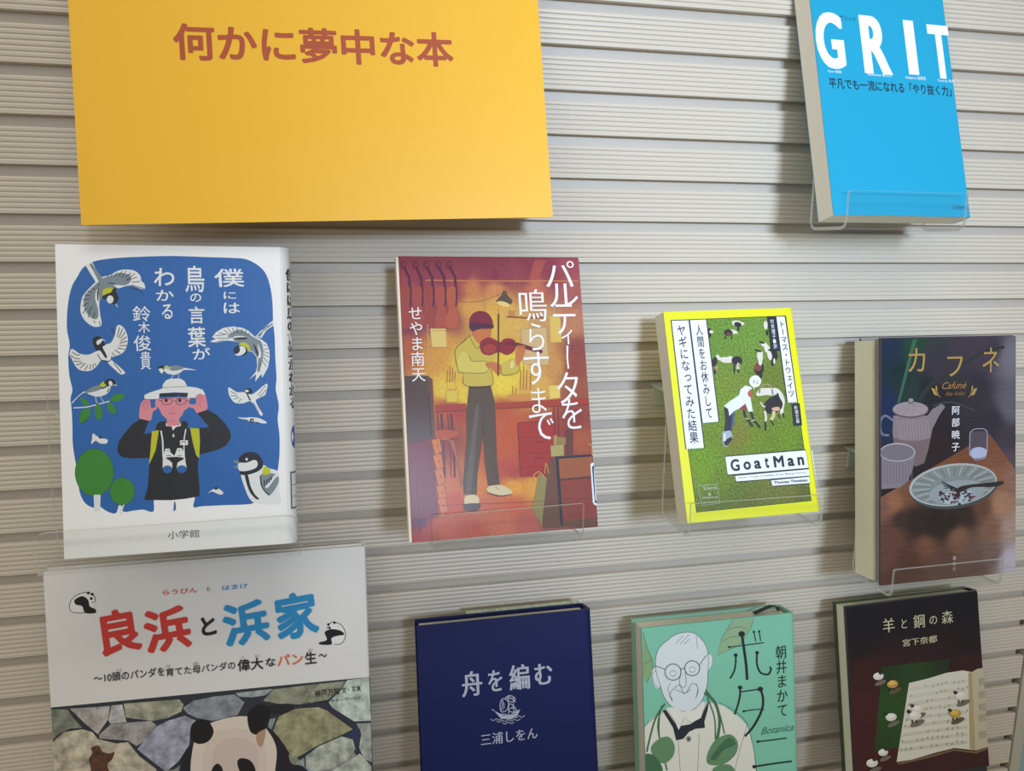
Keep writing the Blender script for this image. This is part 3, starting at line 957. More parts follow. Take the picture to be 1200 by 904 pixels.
# ------------------------------------------------------------------ 2 violinist paperback
def violin_book():
    r = make_book('violin', 'paperback_book', 'red and orange paperback with a violin player and white title', mat('#8E3A3C', 0.35, 'film', coat=0.05), mat('#F0E8D2', 0.7, 'pages'), page_x=-0.0016)
    A = Art(r, 'violin', rough=0.38, kind='film', coat=0.05)
    A.start('room_picture')
    A.frame(440, 280, 4.286)
    # violinist cover: px to VZ coordinates; lower frame adds 728.6
    Sm = [(130, 100, '#8C3B4A'), (400, 110, '#8E3E4A'), (700, 130, '#93464E'), (950, 130, '#9A4A55'), (150, 250, '#93464E'), (600, 190, '#7E3448'), (250, 330, '#8E3F46'), (330, 400, '#94443F'), (160, 420, '#7F3A48'),
          (480, 240, '#C27A48'), (600, 250, '#C88450'), (800, 240, '#B86C50'), (980, 260, '#A25A55'), (480, 350, '#CF9548'), (620, 340, '#D0A04A'), (560, 420, '#D6B04C'), (700, 400, '#CFA54E'), (860, 420, '#C0905A'), (980, 420, '#B47858'), (1010, 560, '#8A4440'),
          (330, 520, '#CE9440'), (440, 620, '#D8B43C'), (300, 600, '#CE9038'), (700, 640, '#DCC23E'), (640, 740, '#E0C43A'), (820, 600, '#C99A52'), (900, 640, '#C08848'), (990, 650, '#8E4438'), (160, 560, '#AE5A3C'), (350, 760, '#DCB83C'), (450, 790, '#DDBB38'), (820, 740, '#CFA048'), (1000, 780, '#94503A'),
          (350, 850, '#B0502C'), (420, 870, '#A63E30'), (640, 850, '#B4502A'), (700, 950, '#B85228'), (830, 950, '#A8402A'), (1000, 900, '#8A3A34'), (350, 1000, '#8E3830'), (640, 1060, '#BC5428'), (800, 1100, '#A83A28'), (1020, 1010, '#A4553A'), (950, 1000, '#8A3A30'),
          (200, 1050, '#6E2A38'), (250, 1200, '#6C2A40'), (640, 1150, '#B5483A'), (700, 1180, '#AA4438'), (380, 1230, '#C2672E'), (500, 1250, '#CE7A34'), (700, 1240, '#DA9A38'), (800, 1250, '#D89838'), (400, 1330, '#BE5030'), (560, 1360, '#C0664A'), (700, 1340, '#C25E3E'), (760, 1420, '#B85A4C'), (330, 1440, '#C0502C'), (480, 1480, '#B84A30'), (650, 1430, '#C4684E'),
          (900, 1200, '#7E4A3E'), (1050, 1200, '#8A4634'), (1000, 1350, '#84463C'), (880, 1350, '#8A5448'), (1080, 1420, '#7C3A38'), (900, 1430, '#8E5A50'), (230, 1400, '#5E2848'), (260, 1500, '#A04030')]
    Sm += [(x, y, '#8A3D49') for x in (220, 320, 450, 550, 650, 760, 880) for y in (105, 150, 190)] + [(x, 265, '#9A4A48') for x in (180, 300, 400)] + [(x, 400, '#8A3E48') for x in (220, 280, 370)]
    A.field([(122, 90), (1020, 100), (1118, 1444), (185, 1532)], Sm, 60, 84, kind='field', scale=420, amt=0.14, power=4.0)
    DK, BR, RD = '#4A2A38', '#54463F', '#8E2E38'
    A.start('beam_picture')
    A.poly('#A8524A', [(800, 106), (858, 108), (815, 205), (772, 203)])
    A.line('#C27A50', [(250, 208), (600, 212), (1020, 212)], 6, smooth=False)
    for x in (540, 610, 700, 880):
        A.line('#A8683C', [(x, 216), (x + 6, 340), (x + 10, 400)], 2)
    A.start('hanging_violin_picture')
    for i, x in enumerate((140, 200, 255, 315, 370)):
        A.start('hanging_violin_picture')
        A.ell('#70303F', x, 132, 17, 22)
        A.ell('#8C3B4A', x + 4, 128, 7, 8)
        A.line('#5A2840', [(x + 5, 145), (x + 22, 180), (x + 30, 200), (x + 32, 300)], 13)
        A.poly(['#9A4844', '#A04C46', '#9A4642', '#A85044', '#B05A40'][i], [(x - 8, 250), (x + 28, 240), (x + 42, 300), (x + 34, 350), (x + 46, 400), (x + 38, 445), (x - 10, 448), (x - 16, 400), (x - 2, 340), (x - 14, 290)], smooth=True)
        A.line('#5E2A44', [(x + 30, 190), (x + 38, 280), (x + 34, 340)], 9)
        A.line('#A85A48', [(x - 14, 400), (x - 2, 345), (x - 12, 290), (x - 4, 255)], 2.5)
    A.start('lamp_picture')
    A.line('#8A6038', [(400, 310), (500, 318), (600, 290), (630, 270)], 2.5)
    A.poly('#5E4A40', [(604, 315), (630, 285), (640, 262), (656, 262), (664, 285), (690, 312), (680, 330), (610, 320)], smooth=False)
    A.ell('#E0C07A', 642, 328, 34, 12, 0.25)
    A.start('shelf_picture')
    A.line('#8A4A38', [(660, 392), (770, 398), (860, 395)], 8, smooth=False)
    A.poly('#B98048', [(668, 360), (700, 362), (700, 390), (668, 388)])
    A.poly('#C8A878', [(730, 455), (858, 445), (872, 635), (742, 630)])
    A.line('#A08058', [(730, 455), (858, 445), (872, 635), (742, 630)], 3, smooth=False, closed=True)
    A.start('wall_paper_picture')
    A.poly('#D8BC70', [(275, 452), (352, 452), (358, 545), (285, 548)])
    A.line('#B48040', [(285, 462), (350, 462)], 3)
    A.start('shelf_board_picture')
    A.line('#B48040', [(255, 548), (365, 545)], 4)
    A.start('wall_paper_picture')
    A.poly('#D4B45A', [(875, 390), (925, 380), (935, 520), (880, 520)])
    A.start('jar_picture')
    A.poly('#DCC060', [(870, 740), (925, 735), (928, 800), (875, 805)])
    for x, y0, y1 in ((362, 660, 720), (375, 640, 718), (388, 650, 715), (400, 668, 712), (730, 660, 760), (745, 640, 760), (760, 660, 760), (690, 740, 790), (705, 750, 790), (780, 670, 760)):
        A.line('#A8682C', [(x, y0), (x - 3, y1)], 5)
    A.start('jar_picture')
    A.poly('#D6B840', [(355, 760), (415, 758), (412, 820), (358, 822)])
    A.line('#AC8430', [(355, 762), (415, 760), (412, 820), (358, 822)], 3, smooth=False, closed=True)
    A.start('jar_picture')
    A.line('#B88A34', [(358, 720), (402, 718), (405, 755), (362, 758)], 3, smooth=False, closed=True)
    A.start('tray_picture')
    A.poly('#C8863C', [(665, 785), (775, 780), (778, 810), (668, 812)])
    # workbench, stool
    A.start('workbench_picture')
    A.poly('#A23C2C', [(300, 835), (456, 828), (458, 862), (302, 872)])
    A.poly('#A23C2C', [(602, 825), (890, 808), (1070, 800), (1076, 832), (895, 842), (604, 852)])
    A.line('#7A2A2C', [(302, 872), (458, 862)], 4)
    A.line('#7A2A2C', [(604, 853), (895, 843), (1076, 833)], 4, smooth=False)
    A.poly('#A02E26', [(714, 925), (905, 912), (915, 1195), (728, 1198)])
    A.line('#6E2626', [(714, 925), (905, 912)], 4)
    A.line('#6E2626', [(714, 925), (728, 1198)], 4)
    for y in (1000, 1080, 1150):
        A.line('#7A2A26', [(722, y), (910, y - 6)], 2.5)
        A.line('#5E2222', [(800, y + 22), (838, y + 20)], 5)
    for x in (310, 330, 362, 380):
        A.line('#6A2836', [(x, 880), (x + 10, 1000), (x + 18, 1200)], 11 if x in (330, 380) else 5)
    A.line('#7E2830', [(895, 845), (905, 1050)], 7)
    A.line('#7E2830', [(915, 845), (925, 1050)], 5)
    A.start('stool_picture')
    A.poly('#B2502A', [(305, 968), (350, 960), (412, 968), (418, 985), (380, 1003), (310, 1005)], smooth=True)
    A.line('#A86A3A', [(330, 1010), (372, 1012), (385, 1060)], 6)
    A.line('#8A5038', [(385, 1010), (420, 1150), (436, 1245)], 16, smooth=False)
    A.line('#B8683C', [(385, 1010), (420, 1150), (436, 1245)], 6, smooth=False)
    # cabinet on the left
    A.start('cabinet_picture')
    A.poly('#54403A', [(147, 690), (262, 688), (280, 1005), (158, 1020)])
    A.poly('#6A4634', [(262, 688), (285, 705), (303, 1000), (280, 1005)])
    A.line('#B07040', [(286, 705), (303, 1000)], 3)
    A.line('#3E2C2C', [(266, 780), (282, 990)], 7)
    A.poly('#762C38', [(160, 1022), (278, 1020), (318, 1400), (180, 1400)])
    A.line('#5E2438', [(205, 1200), (225, 1480)], 5)
    for y0 in (1012, 1090, 1165, 1245, 1310):
        dx = (y0 - 1012) * 0.10
        A.poly('#C8702C', [(280 + dx, y0), (322 + dx, y0 - 12), (335 + dx, y0 + 55), (300 + dx, y0 + 78)])
        A.line('#7A3428', [(280 + dx, y0), (322 + dx, y0 - 12), (335 + dx, y0 + 55), (300 + dx, y0 + 78)], 3, smooth=False, closed=True)
        A.ell('#7A3428', 312 + dx, y0 + 30, 4, 4)
    # side table on the right
    A.start('side_table_picture')
    A.poly('#6C4A3C', [(880, 1100), (1090, 1095), (1112, 1440), (840, 1455), (850, 1200)])
    A.poly('#8E8450', [(818, 1180), (860, 1200), (850, 1300), (835, 1440), (788, 1360)])
    A.line('#C89A50', [(850, 1200), (820, 1170), (795, 1190), (798, 1215)], 5)
    A.poly('#9A5A3A', [(920, 1100), (1088, 1092), (1094, 1190), (925, 1205)])
    A.poly('#8A4238', [(930, 1215), (1095, 1200), (1108, 1400), (940, 1420)])
    A.line('#33303C', [(905, 1035), (918, 1200), (935, 1440)], 14, smooth=False)
    A.line('#33303C', [(915, 1100), (1090, 1088)], 12)
    A.line('#5A3A38', [(925, 1212), (1095, 1198)], 8)
    A.poly('#A89C60', [(878, 1040), (945, 1035), (945, 1090), (882, 1095)])
    A.poly('#8E7A48', [(890, 990), (960, 1000), (960, 1035), (895, 1038)])
    A.line('#C89A50', [(905, 985), (900, 1035)], 6)
    A.line('#C8904A', [(870, 1180), (855, 1125), (850, 1180)], 4)
    A.poly('#6A3A34', [(955, 960), (990, 955), (992, 1085), (955, 1085)])
    A.line('#C8904A', [(1065, 1030), (1085, 1040), (1088, 1090)], 5)
    A.line('#8A3C34', [(180, 1400), (320, 1395)], 3)
    A.line('#6E3630', [(290, 1342), (800, 1320), (1110, 1300)], 2)
    # player
    A.start('figure_picture')
    TR = '#584536'
    A.poly(TR, [(468, 745), (578, 738), (600, 830), (606, 1000), (610, 1120), (624, 1235), (565, 1240), (548, 1120), (540, 990), (530, 1060), (512, 1180), (508, 1285), (442, 1282), (440, 1230), (452, 1060), (458, 1000), (456, 880)], smooth=False)
    A.poly('#65584E', [(500, 860), (520, 850), (505, 1000), (480, 1270), (455, 1270), (470, 1100)], smooth=True)
    A.line('#3C3430', [(545, 850), (540, 990)], 4)
    A.line('#3A3230', [(468, 748), (578, 742)], 9)
    SHC, OLI = '#C3AD48', '#6E5A2A'
    A.poly(SHC, [(478, 485), (520, 520), (560, 560), (590, 600), (580, 650), (590, 720), (575, 738), (470, 742), (440, 720), (440, 680), (415, 650), (400, 580), (410, 545), (450, 515)], smooth=True)
    A.poly('#CDBB58', [(408, 640), (420, 590), (450, 565), (480, 615), (560, 615), (560, 672), (430, 672)], smooth=True)
    A.poly(SHC, [(630, 680), (620, 640), (690, 600), (722, 645), (680, 680)], smooth=True)
    A.poly('#D8CE8A', [(680, 618), (695, 612), (690, 650), (675, 650)])
    A.line(OLI, [(478, 485), (420, 535), (398, 575), (415, 660), (430, 672), (555, 672), (560, 618), (490, 616), (470, 590)], 3)
    A.line(OLI, [(440, 690), (442, 725), (470, 742), (575, 738), (590, 715), (580, 660)], 3)
    A.line(OLI, [(630, 660), (640, 685), (700, 678), (725, 650), (705, 610)], 3)
    A.line(OLI, [(470, 485), (505, 550), (530, 535)], 3)
    SK = '#C07040'
    A.poly(SK, [(485, 470), (500, 455), (575, 450), (578, 485), (565, 510), (530, 530), (500, 510)], smooth=True)
    A.poly('#7E2838', [(472, 450), (472, 405), (490, 375), (525, 363), (560, 372), (585, 405), (588, 448), (555, 450), (520, 455), (500, 462), (492, 468)], smooth=True)
    A.poly('#4E2A3C', [(474, 440), (485, 420), (530, 425), (588, 432), (588, 450), (545, 452), (505, 458), (490, 466)], smooth=True)
    for x in (545, 560, 575):
        A.line('#4E2A3C', [(x, 430), (x + 3, 456)], 5)
    A.poly(SK, [(555, 622), (600, 620), (632, 640), (630, 670), (615, 682), (590, 660), (558, 645)], smooth=True)
    A.poly(SK, [(705, 560), (720, 535), (745, 530), (755, 545), (745, 585), (718, 636), (704, 625)], smooth=True)
    A.line('#8A4A30', [(610, 640), (628, 655)], 3)
    A.start('violin_picture')
    A.poly('#8A2630', [(522, 535), (535, 510), (570, 495), (605, 510), (625, 520), (650, 502), (690, 505), (705, 530), (695, 565), (660, 584), (625, 570), (600, 575), (570, 586), (535, 575)], smooth=True)
    A.poly('#A03A30', [(540, 545), (575, 530), (605, 545), (595, 570), (555, 575)], smooth=True)
    A.poly('#6A2430', [(640, 530), (700, 520), (790, 545), (835, 560), (830, 575), (780, 562), (700, 540)], smooth=True)
    A.line('#5A2430', [(535, 540), (570, 520), (600, 530), (640, 525)], 3)
    A.start('bow_picture')
    A.line('#54302A', [(617, 378), (617, 540), (615, 690)], 7, smooth=False)
    for x in (714, 724, 734, 744):
        A.line(SK, [(x, 535), (x + 6, 560)], 7)
    A.start('shoe_picture')
    A.poly('#D2C29A', [(448, 1335), (452, 1292), (508, 1290), (520, 1325), (480, 1340)], smooth=True)
    A.poly('#5A4A48', [(442, 1345), (450, 1332), (520, 1330), (524, 1352), (500, 1368), (450, 1366)], smooth=True)
    A.start('shoe_picture')
    A.poly('#D2C29A', [(562, 1248), (600, 1238), (640, 1240), (686, 1270), (670, 1290), (620, 1288), (565, 1272)], smooth=True)
    A.line('#5A4038', [(562, 1275), (620, 1292), (682, 1284)], 5)
    A.line('#8A6E50', [(600, 1245), (620, 1262)], 3)
    A.start('title_lettering')
    TW = '#F1EDEC'
    for ch, a, b in (('パ', (848, 112), (1003, 243)), ('ル', (868, 226), (1020, 342)), ('テ', (886, 330), (1010, 478)), ('ィ', (930, 458), (992, 530)), ('タ', (905, 672), (1025, 825)), ('を', (930, 807), (1042, 953)),
                     ('鳴', (715, 255), (865, 415)), ('ら', (765, 425), (850, 560)), ('す', (740, 570), (878, 730)), ('ま', (778, 751), (860, 874)), ('で', (768, 877), (900, 1007))):
        A.text(ch, TW, a, b, weight=-0.006, serif=0.009)
    A.poly(TW, [(958, 535), (968, 540), (966, 600), (972, 652), (964, 655), (958, 600)])
    A.start('author_lettering')
    A.vtext('せやま南天', TW, (165, 345), (252, 716), weight=0.0, serif=0.006)
    A.rtext('Naten Seyama', '#D9B99A', (254, 432), (274, 620), shear=0.2)
    # library label at the right edge
    A.start('library_label', 'white label with dark blue rounded frame')
    A.frame(440, 450, 4.286)
    A.poly('#E6E9EE', [(1078, 405), (1086, 396), (1102, 398), (1112, 612), (1098, 608), (1090, 595)])
    A.poly('#1C3A6E', [(1086, 420), (1092, 410), (1103, 412), (1111, 600), (1100, 597)])
    A.poly('#D9DEE6', [(1095, 428), (1104, 424), (1110, 588), (1103, 585)])
    A.flush()
violin_book()

# ------------------------------------------------------------------ 3 yellow goat paperback
def goat_book():
    r = make_book('goat', 'paperback_book', 'small bright yellow paperback with goats on a green field', mat('#E4E600', 0.38), mat('#F6F0DC', 0.7, 'pages'), inset=0.0)
    A = Art(r, 'goat', rough=0.4)
    K, Wt = '#14202A', '#EAF0FA'
    A.start('field_picture')
    A.frame(750, 340, 5.217)
    dy = 730.4
    q = [(190, 188), (888, 160), (1045, 557 + dy), (348, 627 + dy)]
    A.poly(K, [(186, 184), (892, 156), (1049, 560 + dy), (344, 631 + dy)])
    GF = [(600, 250, '#5C9A34'), (450, 350, '#5A9434'), (700, 300, '#609C38'), (600, 420, '#649436'), (800, 520, '#5E7A2A'), (560, 560, '#6E9030'), (500, 650, '#6C9A28'), (900, 600, '#5C7A2A'), (450, 850, '#66902A'), (600, 900, '#7A7A30'), (800, 900, '#5E8826'),
                (400, 1020, '#66A41E'), (700, 960, '#62901F'), (900, 920, '#62941F'), (380, 1100, '#6EA61E'), (500, 1150, '#5E8A26'), (800, 1210, '#64703A'), (600, 1250, '#52702E'), (450, 1320, '#4E6A2C'), (900, 1260, '#6A6E38'), (1000, 1000, '#4E8026'), (650, 1300, '#5A6430'), (1000, 1250, '#4E5E30')]
    def dull(h, k=0.42):
        return '#' + ''.join('%02X' % int(int(h[i:i + 2], 16) * (1 - k) + int('808048'[i - 1:i + 1], 16) * k) for i in (1, 3, 5))
    A.field(q, [(x, y, dull(h)) for x, y, h in GF], 36, 50, kind='field', scale=700, amt=0.6, power=3)
    GB, GW, GT = '#1E1A1C', '#D8D4C8', '#A88C60'
    A.start('goat_picture')
    def blobs(ls):
        for c_, x, y, rx, ry, ro in ls:
            A.ell(c_, x, y, rx, ry, ro, n=12)
    A.frame(750, 340, 5.217)
    blobs([(GW, 595, 205, 35, 18, 0.2), (GB, 598, 212, 24, 16, 0.3), (GW, 628, 205, 10, 8, 0), (GB, 600, 240, 7, 14, 0),
           (GW, 565, 255, 34, 12, 0.2), (GB, 540, 262, 28, 22, 0.3), ('#6A3A2A', 545, 272, 18, 12, 0.3), (GB, 522, 290, 5, 12, 0), (GB, 560, 292, 5, 12, 0),
           (GB, 424, 262, 14, 30, 0), (GW, 436, 256, 12, 10, 0), (GW, 768, 215, 12, 26, 0), (GB, 776, 262, 8, 18, 0)])
    blobs([(GW, 525, 428, 38, 18, 0.1), (GW, 500, 425, 16, 12, 0.5), (GW, 550, 425, 26, 20, 0), (GB, 592, 432, 34, 28, 0.1), (GW, 600, 470, 9, 26, 0), (GB, 576, 482, 6, 32, 0), (GB, 600, 495, 6, 15, 0.1), (GT, 605, 462, 7, 14, 0)])
    blobs([(GB, 455, 440, 18, 30, 0.2), (GW, 478, 412, 10, 20, -0.5), (GT, 465, 480, 8, 20, 0), (GB, 458, 500, 7, 18, 0)])
    blobs([(GW, 733, 405, 18, 36, -0.1), (GW, 738, 385, 14, 10, 0), (GB, 722, 372, 22, 7, 0.3), (GB, 728, 480, 30, 42, 0.1), ('#7A3A2C', 722, 470, 22, 28, 0.1), (GW, 735, 440, 12, 22, 0), (GB, 738, 520, 10, 22, 0)])
    blobs([(GW, 760, 335, 24, 14, 0.5), (GB, 745, 322, 18, 7, 0.2), (GW, 778, 362, 18, 28, -0.4), (GB, 810, 395, 32, 42, -0.3), (GW, 792, 400, 14, 30, -0.2), (GB, 810, 445, 9, 22, 0), (GW, 820, 435, 6, 18, 0)])
    A.start('goat_picture')
    A.frame(840, 440, 9.04)
    A.poly(GW, [(415, 205), (440, 160), (470, 138), (560, 135), (640, 140), (690, 190), (718, 260), (712, 330), (680, 420), (660, 330), (640, 210), (580, 215), (520, 210), (440, 220)], smooth=True)
    A.poly(GB, [(510, 290), (560, 240), (620, 215), (645, 185), (665, 235), (695, 290), (690, 340), (650, 385), (560, 410), (520, 380), (505, 330)], smooth=True)
    A.line('#B8A080', [(465, 130), (500, 98), (550, 100), (575, 118)], 8)
    A.line(GB, [(455, 150), (450, 190)], 12)
    A.line('#4A6A80', [(585, 145), (590, 205)], 14)
    A.line(GW, [(462, 285), (490, 330), (515, 330)], 13)
    A.line(GW, [(505, 380), (520, 440), (515, 490)], 22)
    A.line(GB, [(512, 490), (516, 585)], 20)
    A.line('#CDBB90', [(600, 380), (600, 430), (570, 475)], 34)
    A.line(GB, [(570, 475), (600, 530)], 16)
    A.poly('#C8A888', [(580, 350), (640, 335), (665, 345), (655, 375), (600, 375)], smooth=True)
    A.line(GW, [(700, 330), (700, 400)], 12)
    A.line(GB, [(705, 400), (708, 450)], 14)
    A.line(GB, [(655, 410), (662, 460)], 12)
    A.start('figure_picture')
    A.line('#22242A', [(285, 370), (300, 430), (340, 490), (380, 545)], 26)
    A.line('#22242A', [(360, 380), (385, 460), (455, 555)], 24)
    A.line('#CFCBC6', [(305, 455), (335, 465)], 9)
    A.line('#CFCBC6', [(370, 480), (405, 475)], 9)
    A.poly('#8A3A34', [(245, 345), (300, 300), (320, 350), (290, 375)], smooth=True)
    A.poly('#1E2430', [(75, 350), (95, 340), (185, 385), (180, 480), (160, 590), (75, 590), (90, 480)], smooth=False)
    A.poly('#3C5878', [(165, 390), (188, 388), (182, 500), (160, 590), (150, 560)])
    A.poly('#DFE6F4', [(75, 325), (130, 280), (235, 210), (250, 150), (300, 110), (350, 120), (375, 140), (340, 160), (325, 190), (355, 235), (380, 385), (335, 385), (300, 300), (240, 350), (180, 380), (132, 432), (120, 360)], smooth=False)
    A.poly('#B0524A', [(345, 165), (372, 160), (375, 200), (362, 235), (330, 215), (325, 190)], smooth=True)
    A.poly('#A0B0C0', [(60, 600), (140, 585), (165, 640), (160, 690), (110, 730), (100, 768), (70, 745), (55, 690)], smooth=False)
    A.poly(GB, [(70, 700), (150, 650), (165, 680), (110, 740), (85, 750)], smooth=False)
    A.line('#E8ECF0', [(80, 620), (85, 700)], 14)
    A.start('speech_bubble')
    A.poly(Wt, [(378, 120), (395, 148), (405, 120)])
    A.ell(Wt, 405, 65, 62, 62, n=28)
    A.text('メェ', K, (372, 42), (440, 88), weight=0.01)
    A.start('title_box')
    A.frame(750, 340, 5.217)
    def box(pts, fill, wd=6):
        A.poly(fill, pts)
        A.line(K, pts, wd, smooth=False, closed=True)
    box([(190, 190), (298, 186), (393, 235 + dy), (280, 243 + dy)], Wt)
    box([(302, 186), (405, 180), (482, 805), (380, 815)], Wt)
    A.poly(K, [(775, 165), (830, 162), (852, 374), (800, 378)])
    box([(830, 165), (886, 163), (962, 686), (900, 690)], Wt)
    A.poly(K, [(925, 698), (975, 693), (990, 828), (938, 833)])
    A.frame(750, 480, 5.217)
    box([(520, 288), (1012, 248), (1030, 360), (535, 402)], Wt)
    box([(580, 405), (1030, 364), (1034, 408), (588, 443)], Wt, 5)
    box([(800, 432), (1032, 410), (1040, 452), (808, 470)], Wt, 5)
    A.start('title_lettering')
    A.frame(750, 340, 5.217)
    A.vtext('ヤギになってみた結果', K, (222, 218), (360, 206 + dy), weight=0.014, gap=1.0)
    A.vtext('人間をお休みして', K, (335, 212), (447, 782), weight=0.014)
    A.frame(750, 480, 5.217)
    for ch, x0, y0, x1, y1 in (('G', 548, 306, 612, 376), ('o', 628, 320, 680, 368), ('a', 693, 314, 742, 362), ('t', 757, 295, 790, 358), ('M', 810, 286, 882, 352), ('a', 897, 298, 945, 346), ('n', 958, 292, 1004, 340)):
        A.text(ch, K, (x0, y0), (x1, y1), weight=0.035)
    A.start('author_lettering')
    A.text('How I Took a Holiday from Being Human', '#3A4048', (600, 414), (1014, 392))
    A.text('Thomas Thwaites', K, (816, 440), (1022, 440), weight=0.02)
    A.frame(750, 340, 5.217)
    A.vtext('トーマス・トウェイツ', K, (846, 192), (944, 652), weight=0.008)
    A.vtext('村井理子■訳', Wt, (792, 180), (838, 358))
    A.vtext('新潮文庫', Wt, (938, 708), (974, 815))
    A.start('series_stamp')
    A.frame(750, 480, 5.217)
    A.line('#C9D0C0', [(350, 468), (470, 458), (485, 575), (375, 588)], 2.5, smooth=False, closed=True)
    A.text('Science', '#C9D0C0', (385, 472), (468, 488))
    A.text('&', '#C9D0C0', (414, 508), (432, 528))
    A.text('History', '#C9D0C0', (380, 535), (476, 545))
    A.text('Collection', '#C9D0C0', (383, 562), (482, 568))
    A.start('library_label', 'white label with dark blue rounded frame')
    A.poly('#E6E9EE', [(1045, 258), (1060, 250), (1108, 480), (1095, 490), (1082, 478)])
    A.poly('#1C3A6E', [(1053, 272), (1060, 264), (1098, 470), (1090, 478), (1084, 470)])
    A.poly('#D9DEE6', [(1062, 278), (1098, 462), (1090, 466)])
    A.flush()
goat_book()

# ------------------------------------------------------------------ 4 blue paperback
def grit_book():
    r = make_book('grit', 'paperback_book', 'bright cyan blue paperback with big white capital letters at upper right', mat('#069CC4', 0.45, coat=0.03), mat('#F8F5EA', 0.7, 'pages'), inset=0.0)
    A = Art(r, 'grit', rough=0.4)
    A.start('title_lettering')
    A.frame(800, 0, 3)
    Wt, K = '#EDF3F7', '#17232C'
    for ch, a, b in (('G', (457, 38), (578, 245)), ('R', (617, 52), (740, 264)), ('I', (773, 70), (832, 264)), ('T', (856, 85), (961, 280))):
        A.text(ch, Wt, a, b, off=0.02, serif=0.03)
    A.text('グリット', K, (550, 52), (609, 77))
    A.text('Guts 度胸', Wt, (510, 245), (558, 258))
    A.text('Resilience 復元力', Wt, (650, 255), (735, 272))
    A.text('Initiative 自発性', Wt, (783, 265), (856, 283))
    A.text('Tenacity 執念', Wt, (895, 277), (955, 293))
    A.start('subtitle_lettering')
    A.text('平凡でも一流になれる「やり抜く力」', K, (512, 272), (946, 339), weight=0.014)
    A.start('publisher_lettering')
    A.text('日経BP社', '#2C6078', (949, 722), (1006, 737))
    A.start('library_label', 'pale blue glossy label on the spine edge')
    A.poly('#6AC4E6', [(1010, 655), (1030, 648), (1035, 765), (1022, 768)])
    A.flush()
grit_book()

